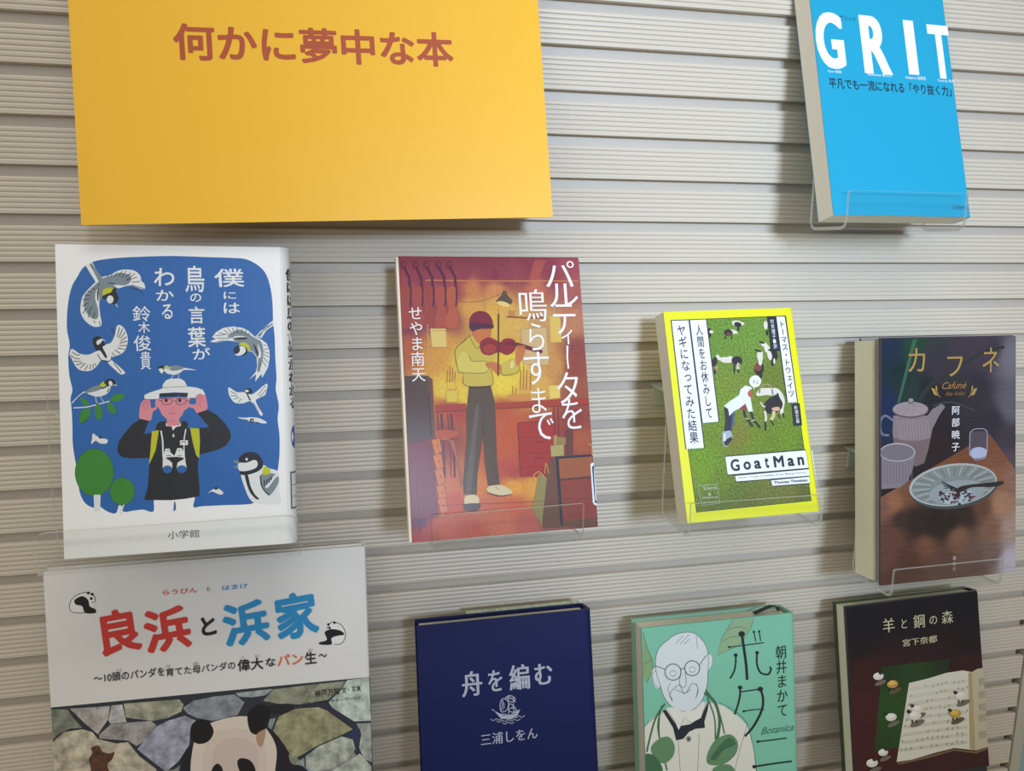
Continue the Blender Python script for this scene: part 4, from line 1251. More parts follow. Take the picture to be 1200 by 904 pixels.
# ------------------------------------------------------------------ 5 teapot book
def cafe_book():
    J = mat('#3A343C', 0.32, coat=0.5)
    r = make_book('cafe', 'hardcover_book', 'dark hardcover with teapot, cup and plate on a wooden table', J, mat('#F2F1D8', 0.7, 'pages'), t=0.0022, r=0.006, hard=True, gap=0.0066, inner=mat('#7C7A78', 0.6), inset=0.002, back_in=0.006, page_x=0.0)
    # front flap folded back into the book
    newobj('jacket_flap', [(0.0002, 0.0022, 0.001), (0.0022, 0.0088, 0.001), (0.0022, 0.0088, 0.1945), (0.0002, 0.0022, 0.1945)], [(0, 1, 2, 3)], [mat('#8C8A88', 0.5)], r)
    A = Art(r, 'cafe', rough=0.33, coat=0.5)
    A.start('table_picture')
    A.frame(970, 380, 5.217)
    dy = 782.6
    SA = [(380, 150, '#1A2A40'), (430, 300, '#122A30'), (540, 150, '#1A4030'), (350, 500, '#16284A'), (500, 420, '#1E3430'), (600, 200, '#33303A'), (700, 300, '#34303A'), (850, 150, '#3A343E'), (1000, 150, '#3A3440'), (1120, 200, '#6A6670'), (1130, 500, '#5C5864'), (700, 450, '#22222A'), (620, 400, '#1C2426'), (900, 400, '#2E2A34'), (1000, 600, '#2E2A34'), (720, 640, '#241E26'), (860, 560, '#2E2A32'),  # paler right-edge samples put the sheen of the rounded spine into the colour
             (700, 700, '#2A1E22'), (640, 800, '#4A2C20'), (780, 760, '#5A3624'), (700, 840, '#5C3826'), (1000, 720, '#5A3828'), (1060, 820, '#5E3C2C'), (1130, 700, '#3A3640'), (1120, 850, '#544450'), (1050, 950, '#6A4634'), (1120, 950, '#6A4E44'),
             (400, 1090, '#6E4834'), (500, 1030, '#5A3A2A'), (340, 1100, '#5C4038'), (450, 1200, '#2E2220'), (600, 1200, '#201A1A'), (700, 1230, '#1E1816'), (530, 1190, '#241C1A'), (660, 1190, '#1E1816'), (760, 1205, '#1E1816'), (560, 1240, '#241C1A'), (640, 1250, '#201A18'), (800, 1150, '#241C1A'), (850, 1180, '#261E1A'), (950, 1120, '#4A3226'), (1060, 1100, '#7A5A48'), (1000, 1250, '#5E4436'), (1120, 1250, '#7C6860'), (400, 1300, '#4A3028'), (600, 1350, '#55382C'), (800, 1300, '#5A4032'), (500, 1450, '#3E2820'), (700, 1480, '#46302A'), (900, 1420, '#4E3A34'), (1000, 1400, '#564440'), (1120, 1450, '#8A828A'), (400, 1550, '#402A22'), (350, 1450, '#4A3028'), (900, 1520, '#4A3630')]
    dark = [q for q in SA if not (q[1] > 700 and hexlin(q[2])[0] > hexlin(q[2])[2] * 1.8)]
    wood = [(q[0], q[1], '#' + ''.join('%02X' % min(255, int(int(q[2][i:i + 2], 16) * 1.28)) for i in (1, 3, 5))) for q in SA if q[1] > 690 and q[2] not in ('#3A3640', '#544450', '#2A1E22')]
    A.field([(330, 90), (1150, 72), (1150, 735 + dy), (315, 825 + dy)], dark, 40, 60, kind='wood', scale=260, amt=0.14, power=4.2)
    A.field([(322, 1060), (990, 672), (1150, 735 + dy), (315, 825 + dy)], wood, 44, 60, kind='wood', scale=260, amt=0.24, power=4.0)
    A.field([(990, 672), (1150, 895), (1150, 1516), (1149, 1517)], wood, 10, 60, kind='wood', scale=260, amt=0.24, power=4.0)
    A.poly('#2F5A44', [(520, 95), (545, 95), (440, 480), (425, 480)])
    A.line('#20262A', [(560, 470), (620, 380), (700, 330), (830, 340), (870, 350)], 26)
    A.line('#22262C', [(1080, 140), (950, 170), (830, 250)], 20)
    A.line('#33443C', [(640, 500), (760, 478), (900, 530)], 7)
    CE, CS = '#94868A', '#7A6C72'
    A.start('teapot_picture')
    A.line('#6A6A80', [(400, 590), (350, 560), (320, 600), (330, 670), (375, 680)], 14)
    A.poly('#7E7276', [(400, 560), (610, 560), (640, 520), (695, 488), (718, 505), (680, 560), (640, 640), (615, 760), (590, 850), (540, 870), (480, 850), (410, 790), (396, 660)], smooth=False)
    A.poly('#6E5C60', [(398, 690), (470, 715), (560, 715), (628, 695), (590, 850), (540, 869), (480, 850), (412, 790)], smooth=False)
    A.ell('#54484E', 505, 525, 112, 50)
    A.ell(CE, 505, 520, 107, 45)
    A.ell('#6E6268', 508, 478, 18, 12)
    A.ell(CE, 508, 465, 15, 11)
    for i in range(9):
        a = math.pi * (0.1 + 0.2 * i)
        A.line(CS, [(505 + 22 * math.cos(a), 512 + 10 * math.sin(a)), (505 + 95 * math.cos(a + 0.5), 520 + 38 * math.sin(a + 0.5))], 3)
    for i in range(11):
        x = 420 + 19 * i
        A.line('#94888C', [(x, 585), (x + 14 - i, 660), (x + 24 - 2.5 * i, 705)], 5)
    A.start('cup_picture')
    A.poly('#7C737C', [(328, 800), (533, 788), (522, 880), (490, 960), (440, 1000), (328, 1010)], smooth=False)
    for i in range(10):
        x = 345 + 19 * i
        A.line('#655C68', [(x, 835), (x - 3, 980 - i * 2)], 5)
    A.ell('#A8A2A8', 425, 784, 109, 57, n=32)
    A.ell('#6E6870', 424, 785, 103, 50, n=32)
    A.start('glass_picture')
    A.poly('#4A4450', [(868, 655), (975, 655), (970, 790), (960, 820), (900, 835), (866, 800)])
    A.poly('#A6AEC6', [(880, 765), (925, 752), (970, 770), (962, 810), (900, 822), (872, 800)], smooth=True)
    A.line('#A8A4B8', [(868, 670), (890, 645), (950, 640), (975, 660)], 4)
    A.line('#9A98AE', [(868, 670), (866, 800), (905, 832), (962, 818), (972, 780), (975, 660)], 5, smooth=False)
    A.start('plate_picture')
    A.frame(970, 530, 5.217)
    A.ell('#3C4444', 768, 214, 272, 132, -0.13, n=36)
    A.ell('#A6ACAA', 765, 200, 270, 128, -0.13, n=36)
    A.ell('#7C8280', 768, 202, 258, 118, -0.13, n=36)
    for i in range(34):
        a = 2 * math.pi * i / 34
        x0, y0, x1, y1 = 150 * math.cos(a), 62 * math.sin(a), 252 * math.cos(a), 113 * math.sin(a)
        c_, s_ = math.cos(-0.13), math.sin(-0.13)
        A.line('#9A9F9D' if i % 2 else '#6E7472', [(768 + x0 * c_ - y0 * s_, 206 + x0 * s_ + y0 * c_), (768 + x1 * c_ - y1 * s_, 202 + x1 * s_ + y1 * c_)], 9)
    A.ell('#8E9699', 790, 245, 175, 72, -0.13, n=30)
    A.ell('#A0B0B8', 790, 275, 110, 42, -0.13)
    rr = random.Random(3)
    for i in range(70):
        a, d = rr.uniform(0, 2 * math.pi), rr.random() ** 0.7
        A.ell(rr.choice(['#2A1A22', '#3A1E22', '#7A3C38', '#2A2430', '#5A2A30']), 780 + 115 * d * math.cos(a), 270 + 50 * d * math.sin(a), rr.uniform(4, 12), rr.uniform(3, 9), n=7)
    A.poly('#1E1A20', [(780, 240), (800, 215), (860, 200), (1000, 185), (1065, 178), (1068, 195), (1010, 212), (880, 215), (810, 245)], smooth=True)
    for j in range(4):
        A.line('#1E1A20', [(800, 228 + j * 4), (745 + j * 4, 205 + j * 5), (695 + j * 5, 178 + j * 14)], 5)
    A.start('title_lettering')
    A.frame(970, 380, 5.217)
    GD = '#A8874A'
    for ch, a, b in (('カ', (490, 150), (592, 290)), ('フ', (727, 200), (822, 318)), ('ネ', (943, 145), (1043, 292))):
        A.text(ch, GD, a, b, weight=-0.004, serif=0.012)
    A.text('Cafuné', '#A87C3C', (696, 356), (846, 392), shear=0.4)
    A.text('Abe Akiko', '#8A683A', (712, 414), (834, 434), shear=0.4)
    for sx, cx in ((1, 655), (-1, 885)):
        A.line(GD, [(cx + 28 * sx, 448), (cx + 12 * sx, 420), (cx + 4 * sx, 375)], 4)
        for k in range(3):
            A.ell(GD, cx - sx * 12 + sx * k * 6, 400 + k * 14, 16, 6, 0.5 * sx, n=10)
        A.ell(GD, cx + 6 * sx, 392, 5, 18, -0.1 * sx, n=10)
    A.start('author_lettering')
    A.vtext('阿部暁子', '#E4E6EC', (755, 503), (803, 775), weight=0.004, serif=0.006, gap=1.3)
    A.start('publisher_lettering')
    A.frame(970, 530, 5.217)
    A.vtext('講談社', '#B8AEB0', (760, 636), (780, 724), gap=1.2)
    A.flush()
cafe_book()

# ------------------------------------------------------------------ 6 panda book
def panda_book():
    r = make_book('panda', 'picture_book', 'large white picture book with panda photograph at lower left', mat('#E6E6E6', 0.42, 'plastic', coat=0.15), mat('#E8E4D8', 0.7, 'pages'), t=0.0014, r=0.0016, hard=True, inset=0.0016)
    A = Art(r, 'panda', rough=0.4, coat=0.1)
    A.start('stone_wall_picture')
    A.frame(30, 630, 2.79)
    W, H = P['panda'][6:8]
    u0, w0 = A.uv((80, 557))
    u1, w1 = A.uv((1122, 457))
    A.poly('#2E3440', [(0, 0), (W, 0), (W, w1), (0, w0)], local=True)
    for j in range(4):
        for i in range(5):
            cx, cz = W * (i + 0.5 + 0.2 * (j % 2)) / 5.4, 0.014 + j * 0.028
            A.poly(mat(['#8E9080', '#9A9694', '#7E8A90'][(i + j) % 3], 0.4, 'mottle', 110, 0.6, 0.1), [(min(W, max(0, cx + 0.019 * math.cos(k * 1.05 + i))), max(0.001, cz + 0.0125 * math.sin(k * 1.05 + i))) for k in range(6)], local=True)
    def stone(col, pts, fx=(50, 790, 6), amt=0.4):
        A.frame(*fx)
        col = '#' + ''.join('%02X' % min(255, int(int(col[i:i + 2], 16) * 1.17)) for i in (1, 3, 5))
        A.poly(mat(col, 0.4, 'mottle', 110, 0.6, 0.1), pts, smooth=False)
    L_ = (50, 790, 6)
    Rr = (240, 790, 6)
    for col, pts in (('#6E7266', [(58, 250), (175, 250), (215, 310), (280, 380), (190, 385), (110, 425), (68, 465)]),
                     ('#9A9694', [(190, 245), (355, 235), (475, 225), (460, 320), (388, 425), (300, 350)]),
                     ('#A4A6A8', [(485, 222), (560, 216), (590, 340), (545, 345), (480, 352), (462, 330)]),
                     ('#8E9080', [(570, 210), (760, 195), (960, 180), (990, 215), (975, 265), (880, 310), (780, 330), (640, 315), (585, 305)]),
                     ('#8A8888', [(480, 355), (640, 340), (760, 330), (800, 360), (720, 470), (660, 508), (600, 470), (400, 455), (395, 430)]),
                     ('#8C8EA0', [(800, 370), (880, 330), (1000, 295), (1080, 330), (1040, 400), (1030, 500), (960, 610), (870, 690), (790, 630), (665, 530)]),
                     ('#A6A090', [(65, 480), (150, 410), (280, 390), (350, 410), (390, 460), (520, 490), (600, 480), (680, 580), (800, 670), (800, 960), (60, 960)]),
                     ('#788088', [(985, 240), (1060, 190), (1200, 160), (1350, 145), (1420, 200), (1370, 290), (1200, 330), (1080, 310), (1020, 280)]),
                     ('#666C66', [(820, 960), (900, 690), (1000, 620), (1010, 960)])):
        stone(col, pts, L_)
    A.frame(*L_)
    A.poly(mat('#5E3A2A', 0.4, 'mottle', 240, 0.7, 0.1), [(325, 600), (350, 560), (340, 520), (395, 505), (420, 545), (465, 560), (505, 550), (490, 600), (455, 640), (470, 700), (440, 800), (450, 960), (330, 960), (320, 760), (340, 680)], smooth=True)
    for col, pts in (('#8A9494', [(215, 135), (480, 105), (430, 150), (330, 165), (240, 160)]),
                     ('#7E8070', [(480, 110), (760, 75), (990, 50), (960, 100), (870, 180), (700, 215), (520, 210), (410, 190)]),
                     ('#A4B0A8', [(1000, 45), (1155, 22), (1168, 330), (1050, 335), (900, 240), (870, 200), (960, 110)]),
                     ('#868468', [(480, 400), (520, 300), (640, 245), (800, 235), (860, 260), (1040, 390), (960, 430), (800, 500), (700, 560), (620, 600), (560, 500)]),
                     ('#9AA098', [(710, 580), (800, 510), (960, 440), (1040, 460), (1060, 530), (1000, 600), (880, 670), (780, 684), (710, 660)]),
                     ('#8E948E', [(1065, 350), (1168, 345), (1175, 620), (1120, 600), (1085, 520), (1100, 420)]),
                     ('#98A098', [(880, 690), (1000, 620), (1090, 560), (1172, 650), (1180, 960), (860, 960)]),
                     ('#8A9498', [(640, 620), (700, 590), (700, 660), (860, 700), (840, 960), (700, 960)]),
                     ('#7A8688', [(440, 320), (500, 310), (470, 390), (450, 380)])):
        stone(col, pts, Rr)
    A.frame(*Rr)
    A.poly('#2C3A58', [(1040, 400), (1080, 380), (1095, 420), (1075, 540), (1060, 470), (1000, 430)], smooth=True)
    A.poly('#1E2024', [(440, 230), (520, 215), (600, 210), (625, 240), (560, 275), (450, 280)], smooth=True)
    # panda
    A.start('panda_picture')
    A.frame(30, 630, 2.79)
    INK = '#141418'
    A.poly('#1C1C2C', [(500, 770), (510, 720), (540, 680), (600, 640), (790, 630), (850, 690), (870, 740), (920, 760), (1000, 900), (440, 900)], smooth=True)
    A.poly('#E4D8CC', [(545, 700), (560, 650), (600, 610), (680, 587), (740, 590), (790, 630), (820, 690), (815, 770), (800, 900), (560, 900), (540, 780)], smooth=True)
    A.poly('#DECFC4', [(600, 650), (680, 625), (770, 650), (790, 760), (780, 900), (590, 900), (580, 760)], smooth=True)
    A.poly('#D6C5BC', [(625, 680), (690, 655), (750, 680), (760, 760), (740, 900), (620, 900), (610, 760)], smooth=True)
    A.poly(INK, [(538, 640), (545, 610), (570, 596), (600, 605), (615, 635), (600, 665), (570, 676), (545, 665)], smooth=True)
    A.poly(INK, [(725, 590), (738, 560), (770, 545), (795, 560), (798, 595), (785, 625), (760, 645), (735, 635)], smooth=True)
    A.poly('#B8967C', [(755, 645), (785, 630), (775, 680), (760, 680)], smooth=True)
    A.poly(INK, [(692, 735), (705, 722), (735, 730), (752, 760), (750, 800), (720, 800), (700, 765)], smooth=True)
    A.poly(INK, [(605, 770), (625, 740), (645, 760), (640, 820), (600, 830)], smooth=True)
    # two small pandas
    A.start('small_panda_drawing')
    A.poly('#EDEDED', [(145, 235), (148, 205), (165, 190), (200, 180), (225, 195), (228, 215), (210, 240), (160, 248)], smooth=True)
    A.line(INK, [(165, 190), (148, 208), (145, 235), (165, 247), (228, 243)], 2)
    A.line(INK, [(165, 190), (195, 180), (222, 190), (228, 208), (215, 214)], 2)
    A.poly(INK, [(160, 205), (185, 192), (205, 205), (210, 225), (228, 235), (228, 247), (195, 247), (185, 225), (165, 220)], smooth=True)
    for x, y in ((205, 182), (218, 186), (215, 200)):
        A.ell(INK, x, y, 5, 5, n=8)
    A.start('small_panda_drawing')
    A.poly('#EDEDED', [(985, 300), (1000, 280), (1030, 285), (1045, 310), (1040, 340), (1020, 350), (990, 340)], smooth=True)
    A.line(INK, [(985, 300), (1000, 278), (1030, 285), (1046, 315), (1035, 345), (1010, 350)], 2)
    A.poly(INK, [(978, 310), (1000, 300), (1030, 305), (1042, 318), (1020, 322), (1000, 330), (1000, 350), (962, 350), (962, 343), (985, 335)], smooth=True)
    for x, y in ((990, 285), (1010, 279), (994, 296)):
        A.ell(INK, x, y, 4.5, 4.5, n=8)
    A.start('title_lettering')
    RD, BU, K = '#D23A34', '#2490CC', '#202024'
    for ch, c_, a, b in (('良', RD, (240, 240), (384, 378)), ('浜', RD, (382, 232), (546, 366)), ('と', K, (572, 262), (626, 318)), ('浜', BU, (640, 212), (802, 344)), ('家', BU, (812, 186), (962, 324))):
        A.text(ch, c_, a, b, weight=0.036, rot=0.09)
    A.start('reading_lettering')
    A.text('らうびん', RD, (448, 172), (562, 180), weight=0.012)
    A.text('と', K, (592, 162), (604, 174), weight=0.01)
    A.text('はまけ', BU, (642, 157), (726, 166), weight=0.012)
    A.start('subtitle_lettering')
    A.text('～10頭のパンダを', K, (222, 447), (455, 452), weight=0.012)
    A.text('育てた母パンダの', K, (458, 428), (686, 430), weight=0.012)
    A.text('偉大', K, (692, 400), (778, 430), weight=0.02)
    A.text('な', K, (784, 395), (818, 420), weight=0.02)
    A.text('パン', '#E0702C', (822, 385), (908, 412), weight=0.02)
    A.text('生', K, (912, 375), (952, 411), weight=0.02)
    A.text('～', K, (958, 381), (985, 390), weight=0.01)
    for st, x, y in (('とう', 298, 430), ('そだ', 458, 417), ('はは', 548, 408), ('い', 706, 388), ('だい', 750, 384), ('せい', 924, 364)):
        A.text(st, K, (x, y), (x + 8 * len(st), y + 7))
    A.start('author_lettering')
    for st, a, b in (('神戸万知', (945, 500), (1026, 514)), ('文・写真', (1033, 491), (1096, 502)), ('協力 アドベンチャーワールド', (903, 540), (1097, 528))):
        A.text(st, K, a, b, weight=0.008)
    A.flush()
panda_book()

# ------------------------------------------------------------------ 7 navy cloth book
def navy_book():
    NV = mat('#111A50', 0.45, 'cloth', coat=0.06)
    r = make_book('navy', 'hardcover_book', 'dark navy blue hardcover with silver lettering and ship emblem', NV, mat('#F2EEDC', 0.7, 'pages'), t=0.0022, r=0.004, hard=True)
    W, H, T = P['navy'][6:9]
    v, f = boxdata(0.040, W - 0.003, T + 0.0001, T + 0.0006, 0.02, H + 0.0022)
    newobj('jacket_edge', v, f, [mat('#A8AC86', 0.5, 'mottle', 300, 0.4)], r)
    A = Art(r, 'navy', rough=0.4)
    SV = '#AEB2C4'
    A.frame(470, 690, 4.224).start('title_lettering')
    for ch, a, b in (('舟', (297, 415), (405, 528)), ('を', (428, 408), (504, 505)), ('編', (532, 382), (640, 495)), ('む', (658, 377), (752, 470))):
        A.text(ch, SV, a, b, weight=0.008, serif=0.02)
    A.start('author_lettering')
    A.text('三浦しをん', SV, (393, 722), (676, 742), weight=0.0, serif=0.01)
    A.start('ship_emblem')
    A.poly(SV, [(460, 605), (490, 620), (540, 622), (590, 598), (575, 630), (545, 648), (495, 645)], smooth=False)
    for pts in ([(496, 610), (490, 570), (505, 545), (530, 560), (525, 600)], [(532, 600), (538, 570), (560, 585), (572, 605), (550, 612)], [(515, 545), (540, 530), (565, 545), (550, 562)]):
        A.line(SV, pts, 4, closed=True)
        for k in range(3):
            a, b = pts[0], pts[2]
            A.line(SV, [(a[0] + k * 8, a[1] - k * 8), (b[0] - 4 + k * 4, b[1] + k * 9)], 2.5)
    A.line(SV, [(530, 528), (533, 620)], 4)
    A.line(SV, [(555, 540), (558, 615)], 3)
    A.line(SV, [(462, 605), (450, 598)], 4)
    for j, (xa, xb, y) in enumerate(((443, 500, 650), (500, 612, 645), (470, 590, 660), (500, 560, 672))):
        n_ = max(3, int((xb - xa) / 14))
        A.line(SV, [(xa + (xb - xa) * i / n_, y - (xa + (xb - xa) * i / n_ - 440) * 0.08 + (5 if i % 2 else -3)) for i in range(n_ + 1)], 3)
    A.line('#1A1C40', [(500, 628), (570, 618)], 3)
    A.flush()
navy_book()

# ------------------------------------------------------------------ 8 green book
def green_book():
    GN = mat('#7CC2A6', 0.42, 'plastic', coat=0.1)
    r = make_book('green', 'hardcover_book', 'mint green hardcover with line drawing of an old man in round spectacles', GN, mat('#F4EDDC', 0.7, 'pages'), t=0.0022, r=0.004, hard=True, inset=0.003, inner=mat('#86AE98', 0.7))
    W, H, T = P['green'][6:9]
    # ribbon marker looped over the top near the spine
    pts = [(W - 0.030, 0.012, H - 0.001), (W - 0.022, 0.012, H + 0.0015), (W - 0.014, 0.013, H + 0.0035), (W - 0.008, 0.014, H + 0.002), (W - 0.006, 0.016, H - 0.002)]
    v, f = [], []
    for i, (x, y, z) in enumerate(pts):
        v += [(x, y - 0.0025, z), (x, y + 0.0025, z), (x, y + 0.0025, z - 0.0006), (x, y - 0.0025, z - 0.0006)]
    for i in range(len(pts) - 1):
        for k in range(4):
            f.append((4 * i + k, 4 * i + (k + 1) % 4, 4 * i + 4 + (k + 1) % 4, 4 * i + 4 + k))
    newobj('ribbon_marker', v, f, [mat('#1E2420', 0.6)], r)
    A = Art(r, 'green', rough=0.45)
    A.frame(720, 690, 4.225)
    K = '#3A4246'
    LF, LF2, LF3 = '#86A878', '#5E8A60', '#3E6C48'
    A.start('leaf_picture')
    A.poly(LF, [(140, 210), (165, 300), (190, 350), (195, 400), (160, 470), (140, 430)], smooth=False)
    A.line(K, [(140, 215), (165, 300), (192, 370), (190, 410), (158, 470), (140, 440)], 2, smooth=False)
    A.line(K, [(140, 380), (185, 350)], 2)
    A.start('leaf_picture')
    A.poly('#8FB088', [(585, 158), (692, 146), (670, 200), (620, 280), (510, 330), (530, 250)], smooth=False)
    A.line(K, [(585, 158), (530, 250), (510, 330), (620, 280), (672, 200), (692, 148)], 2, smooth=False)
    A.line(K, [(560, 205), (610, 190), (660, 200)], 2)
    A.line(K, [(535, 260), (580, 240), (640, 235)], 2)
    A.start('old_man_picture')
    SHT, FC = '#DDDBCE', '#D8E0E2'
    A.poly(SHT, [(142, 690), (180, 650), (250, 600), (300, 580), (450, 560), (540, 580), (620, 640), (660, 680), (690, 800), (705, 960), (142, 960)], smooth=False)
    A.line(K, [(142, 685), (200, 640), (260, 600)], 2)
    A.line(K, [(520, 565), (600, 610), (655, 670), (690, 800), (705, 920)], 2.5)
    A.line(K, [(660, 665), (610, 840), (585, 960)], 2)
    A.line(K, [(315, 740), (330, 960)], 2)
    A.line(K, [(420, 720), (410, 960)], 2)
    A.ell(FC, 207, 445, 20, 52, -0.15)
    A.line(K, [(215, 400), (190, 420), (195, 470), (225, 498)], 2)
    A.ell(FC, 470, 365, 17, 42, 0.15)
    A.line(K, [(455, 325), (485, 335), (480, 390), (458, 410)], 2)
    head = [(205, 400), (205, 340), (225, 290), (265, 255), (310, 225), (380, 217), (425, 245), (455, 290), (465, 350), (462, 430), (455, 500), (430, 560), (390, 600), (340, 608), (290, 590), (250, 545), (230, 490), (215, 445)]
    A.poly(FC, head, smooth=True)
    A.line(K, head, 2.5, closed=True)
    A.line(K, [(305, 272), (340, 235)], 2)
    A.line(K, [(325, 276), (370, 228)], 2)
    A.line(K, [(345, 276), (375, 248)], 2)
    A.line(K, [(405, 235), (412, 300)], 2)
    for cx, cy, rr_ in ((290, 414, 40), (385, 395, 37)):
        A.line('#5A6468', [(cx + rr_ * math.cos(a * math.pi / 6), cy + rr_ * math.sin(a * math.pi / 6)) for a in range(12)], 5, closed=True)
        A.line(K, [(cx - 18, cy + 4), (cx, cy - 8), (cx + 18, cy + 2)], 2)
        A.line(K, [(cx - 14, cy + 14), (cx + 4, cy + 20), (cx + 16, cy + 10)], 2)
    A.line('#5A6468', [(325, 405), (338, 396), (350, 400)], 5)
    A.line('#5A6468', [(200, 382), (250, 400)], 4)
    A.line('#5A6468', [(420, 380), (455, 330)], 4)
    A.line(K, [(330, 410), (322, 470), (340, 490), (355, 470), (350, 410)], 2.5)
    A.line(K, [(285, 555), (275, 520), (320, 478), (348, 522), (385, 470), (412, 490), (405, 540)], 2.5)
    A.line(K, [(300, 500), (330, 512), (350, 518), (380, 500)], 2.5)
    A.line(K, [(278, 470), (265, 500), (290, 560)], 2)
    A.line(K, [(405, 470), (415, 510), (400, 545)], 2)
    A.poly('#E2E2D6', [(255, 590), (290, 590), (340, 610), (400, 600), (440, 560), (450, 580), (415, 660), (385, 668), (350, 655), (318, 705), (300, 660), (250, 625)])
    A.line(K, [(255, 590), (300, 660), (318, 705), (345, 640), (385, 668), (430, 640), (455, 560)], 2, smooth=False)
    INK = '#1C222A'
    A.poly(INK, [(238, 605), (255, 600), (300, 665), (318, 700), (330, 680), (375, 672), (400, 655), (430, 640), (445, 600), (468, 548), (462, 600), (445, 660), (448, 690), (400, 695), (370, 710), (340, 745), (305, 752), (290, 690)], smooth=False)
    A.ell('#8A8A86', 367, 745, 13, 15)
    A.ell(K, 367, 745, 5, 8)
    for l, w_ in (([(250, 570), (205, 640), (175, 740), (160, 810)], 9), ([(235, 580), (215, 680), (235, 790), (260, 900)], 8), ([(225, 600), (220, 700), (225, 780), (190, 840)], 6),
                  ([(445, 515), (500, 570), (520, 680), (480, 850)], 14), ([(450, 500), (510, 590), (545, 720)], 7), ([(460, 540), (495, 640), (500, 750)], 7)):
        A.line(LF3, l, w_)
    A.poly(LF2, [(180, 790), (220, 745), (270, 735), (298, 780), (290, 830), (250, 865), (205, 850)], smooth=True)
    A.poly(LF3, [(142, 860), (150, 820), (200, 830), (240, 900), (200, 960), (142, 960)], smooth=True)
    A.poly(LF2, [(465, 870), (460, 820), (500, 750), (570, 722), (610, 760), (600, 820), (540, 870)], smooth=True)
    A.poly(LF3, [(480, 830), (560, 740), (600, 770), (540, 800), (500, 850)], smooth=True)
    A.poly(LF2, [(480, 960), (490, 890), (560, 870), (595, 900), (590, 960)], smooth=True)
    A.line(K, [(465, 855), (530, 800), (600, 770)], 2)
    A.start('title_lettering')
    T_ = '#161C1E'
    def st(pts, w0, ball=True):
        A.line(T_, pts, w0)
        if ball:
            A.ell(T_, pts[0][0], pts[0][1], w0 * 1.25, w0 * 1.1)
    st([(630, 225), (640, 290), (652, 380), (657, 452)], 13)
    st([(568, 290), (650, 280), (740, 268)], 5)
    st([(600, 330), (600, 370), (592, 410), (572, 446)], 8)
    st([(706, 318), (705, 370), (722, 415), (760, 425), (775, 400), (768, 388)], 9, False)
    A.ell(T_, 706, 318, 9, 9)
    st([(690, 215), (700, 262)], 5)
    st([(716, 212), (724, 260)], 5)
    A.start('title_lettering')
    st([(622, 490), (620, 540), (600, 610), (592, 622)], 9)
    st([(622, 512), (670, 505), (722, 498)], 6, False)
    st([(722, 498), (735, 540), (730, 600), (690, 680), (645, 732)], 11)
    st([(640, 608), (690, 600), (742, 598)], 5)
    A.start('title_lettering')
    st([(710, 758), (780, 750), (852, 740)], 6)
    st([(692, 882), (780, 868), (878, 855)], 8)
    A.start('author_lettering')
    A.vtext('朝井まかて', T_, (797, 285), (860, 628), weight=0.0, serif=0.006)
    A.text('Botanica', '#3A6A5C', (724, 690), (888, 702), shear=0.45)
    A.flush()
green_book()

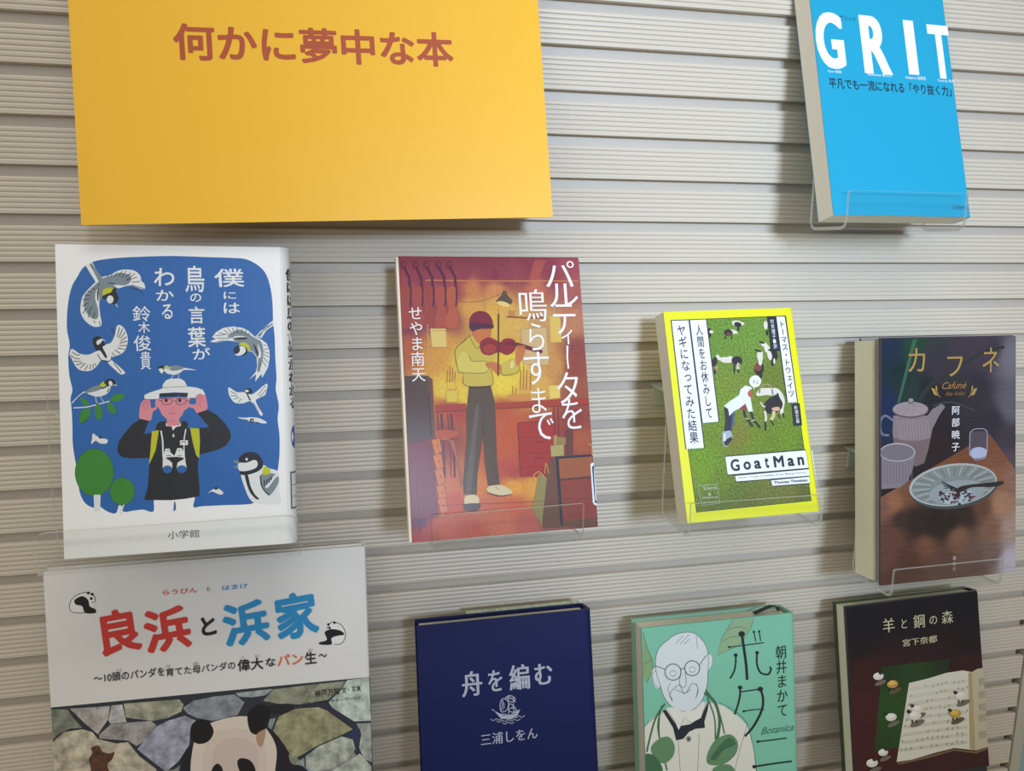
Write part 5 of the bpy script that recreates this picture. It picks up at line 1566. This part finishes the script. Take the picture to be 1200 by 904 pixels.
# ------------------------------------------------------------------ 9 black sheep book
def black_book():
    J = mat('#1A1A22', 0.34, coat=0.35)
    r = make_book('black', 'hardcover_book', 'black hardcover with little sheep figures on open sheet music', J, mat('#F0EFDA', 0.7, 'pages'), t=0.0022, r=0.004, hard=True, inset=0.002, inner=mat('#3A4A22', 0.7))
    W, H, T = P['black'][6:9]
    A = Art(r, 'black', rough=0.42, coat=0.3)
    A.start('cover_picture')
    A.frame(960, 680, 4.0375)
    A.field([(128, 132), (748, 54), (806, 880), (165, 960)], [(200, 200, '#14141E'), (450, 180, '#14141C'), (700, 120, '#15151E'), (200, 330, '#1A141A'), (700, 300, '#1C1418'), (220, 420, '#3A1A1A'), (450, 380, '#2E1A1C'), (700, 400, '#34191B'), (200, 600, '#401C1C'), (230, 800, '#421C1C'), (600, 880, '#3C1A1A'), (760, 850, '#3A1A1C')], 24, 30, kind='field', scale=300, amt=0.12)
    A.field([(298, 412), (620, 372), (560, 760), (262, 812)], [(320, 420, '#22381C'), (450, 400, '#26401E'), (350, 600, '#2A4A1E'), (500, 600, '#2A461E'), (600, 380, '#222E1C'), (280, 800, '#26401C')], 10, 14, kind='field', scale=500, amt=0.2)
    A.start('sheet_music_picture')
    A.poly('#6A5434', [(366, 868), (520, 830), (640, 800), (738, 812), (800, 790), (800, 800), (742, 822), (640, 808), (520, 842), (380, 874)])
    A.poly('#D0CCBA', [(425, 488), (520, 465), (600, 440), (680, 428), (722, 436), (735, 620), (738, 806), (640, 795), (540, 820), (440, 850), (366, 862), (395, 680)], smooth=False)
    A.poly('#B8AE92', [(722, 436), (745, 422), (776, 416), (798, 790), (738, 808)])
    A.poly('#A8946A', [(705, 440), (722, 436), (738, 806), (712, 800)])
    rr = random.Random(5)
    for j in range(9):
        y = 515 + j * 36
        x0 = 432 - j * 7
        for k in range(2):
            A.line('#A8A28C', [(x0, y + k * 8), (550, y - 22 + k * 8), (700, y - 40 + k * 8)], 1.5)
        for i in range(14):
            t = i / 13
            x = x0 + 8 + (690 - x0) * t
            yy = y - 40 * t + rr.uniform(-4, 6)
            if rr.random() < 0.6:
                A.ell('#6E6A5E', x, yy, 3.2, 2.6, n=6)
                A.line('#6E6A5E', [(x + 3, yy), (x + 3, yy - 10)], 1.5)
    for y in (470, 530, 590, 640, 720):
        A.poly('#A09A84', [(756, y), (788, y - 6), (790, y + 22), (760, y + 28)])
    A.start('sheep_picture')
    def sheep(x, y, s_=1.0, body='#D2CCC0', head='#1E1A18', hx=-1, legs=True):
        A.start('sheep_picture')
        A.ell('#5A4C30' if body != '#D2CCC0' else '#6A6250', x + 12 * s_, y + 34 * s_, 34 * s_, 12 * s_, -0.4, n=12)
        if legs:
            for dx in (-10, 8):
                A.line('#2A2420', [(x + dx * s_, y + 10 * s_), (x + dx * s_, y + 34 * s_)], 6 * s_)
        A.ell(body, x, y, 28 * s_, 20 * s_, -0.1, n=14)
        A.ell('#E2DDD2' if body == '#D2CCC0' else '#D8B050', x - 4 * s_, y - 6 * s_, 20 * s_, 11 * s_, -0.1, n=12)
        A.ell(head, x + hx * 25 * s_, y - 16 * s_, 10 * s_, 8 * s_, 0.5, n=10)
    sheep(278, 455, 0.9, hx=0.4, legs=False)
    sheep(345, 492, 0.95, body='#B88A44')
    sheep(338, 648, 0.95, legs=False)
    sheep(462, 610, 0.95)
    sheep(450, 640, 1.1)
    sheep(668, 548, 1.0)
    sheep(642, 632, 1.0, body='#B4923C')
    sheep(300, 815, 0.85, legs=False, hx=0.6)
    sheep(248, 865, 1.0, legs=False, hx=0.4)
    A.start('title_lettering')
    GD = '#CFC8A0'
    for ch, a, b in (('羊', (296, 184), (356, 243)), ('と', (385, 186), (414, 226)), ('鋼', (441, 166), (498, 222)), ('の', (518, 172), (556, 206)), ('森', (575, 148), (632, 202))):
        A.text(ch, GD, a, b, weight=-0.004, serif=0.01)
    A.start('author_lettering')
    A.text('宮下奈都', GD, (391, 281), (556, 293), weight=0.0, serif=0.006)
    A.flush()
black_book()
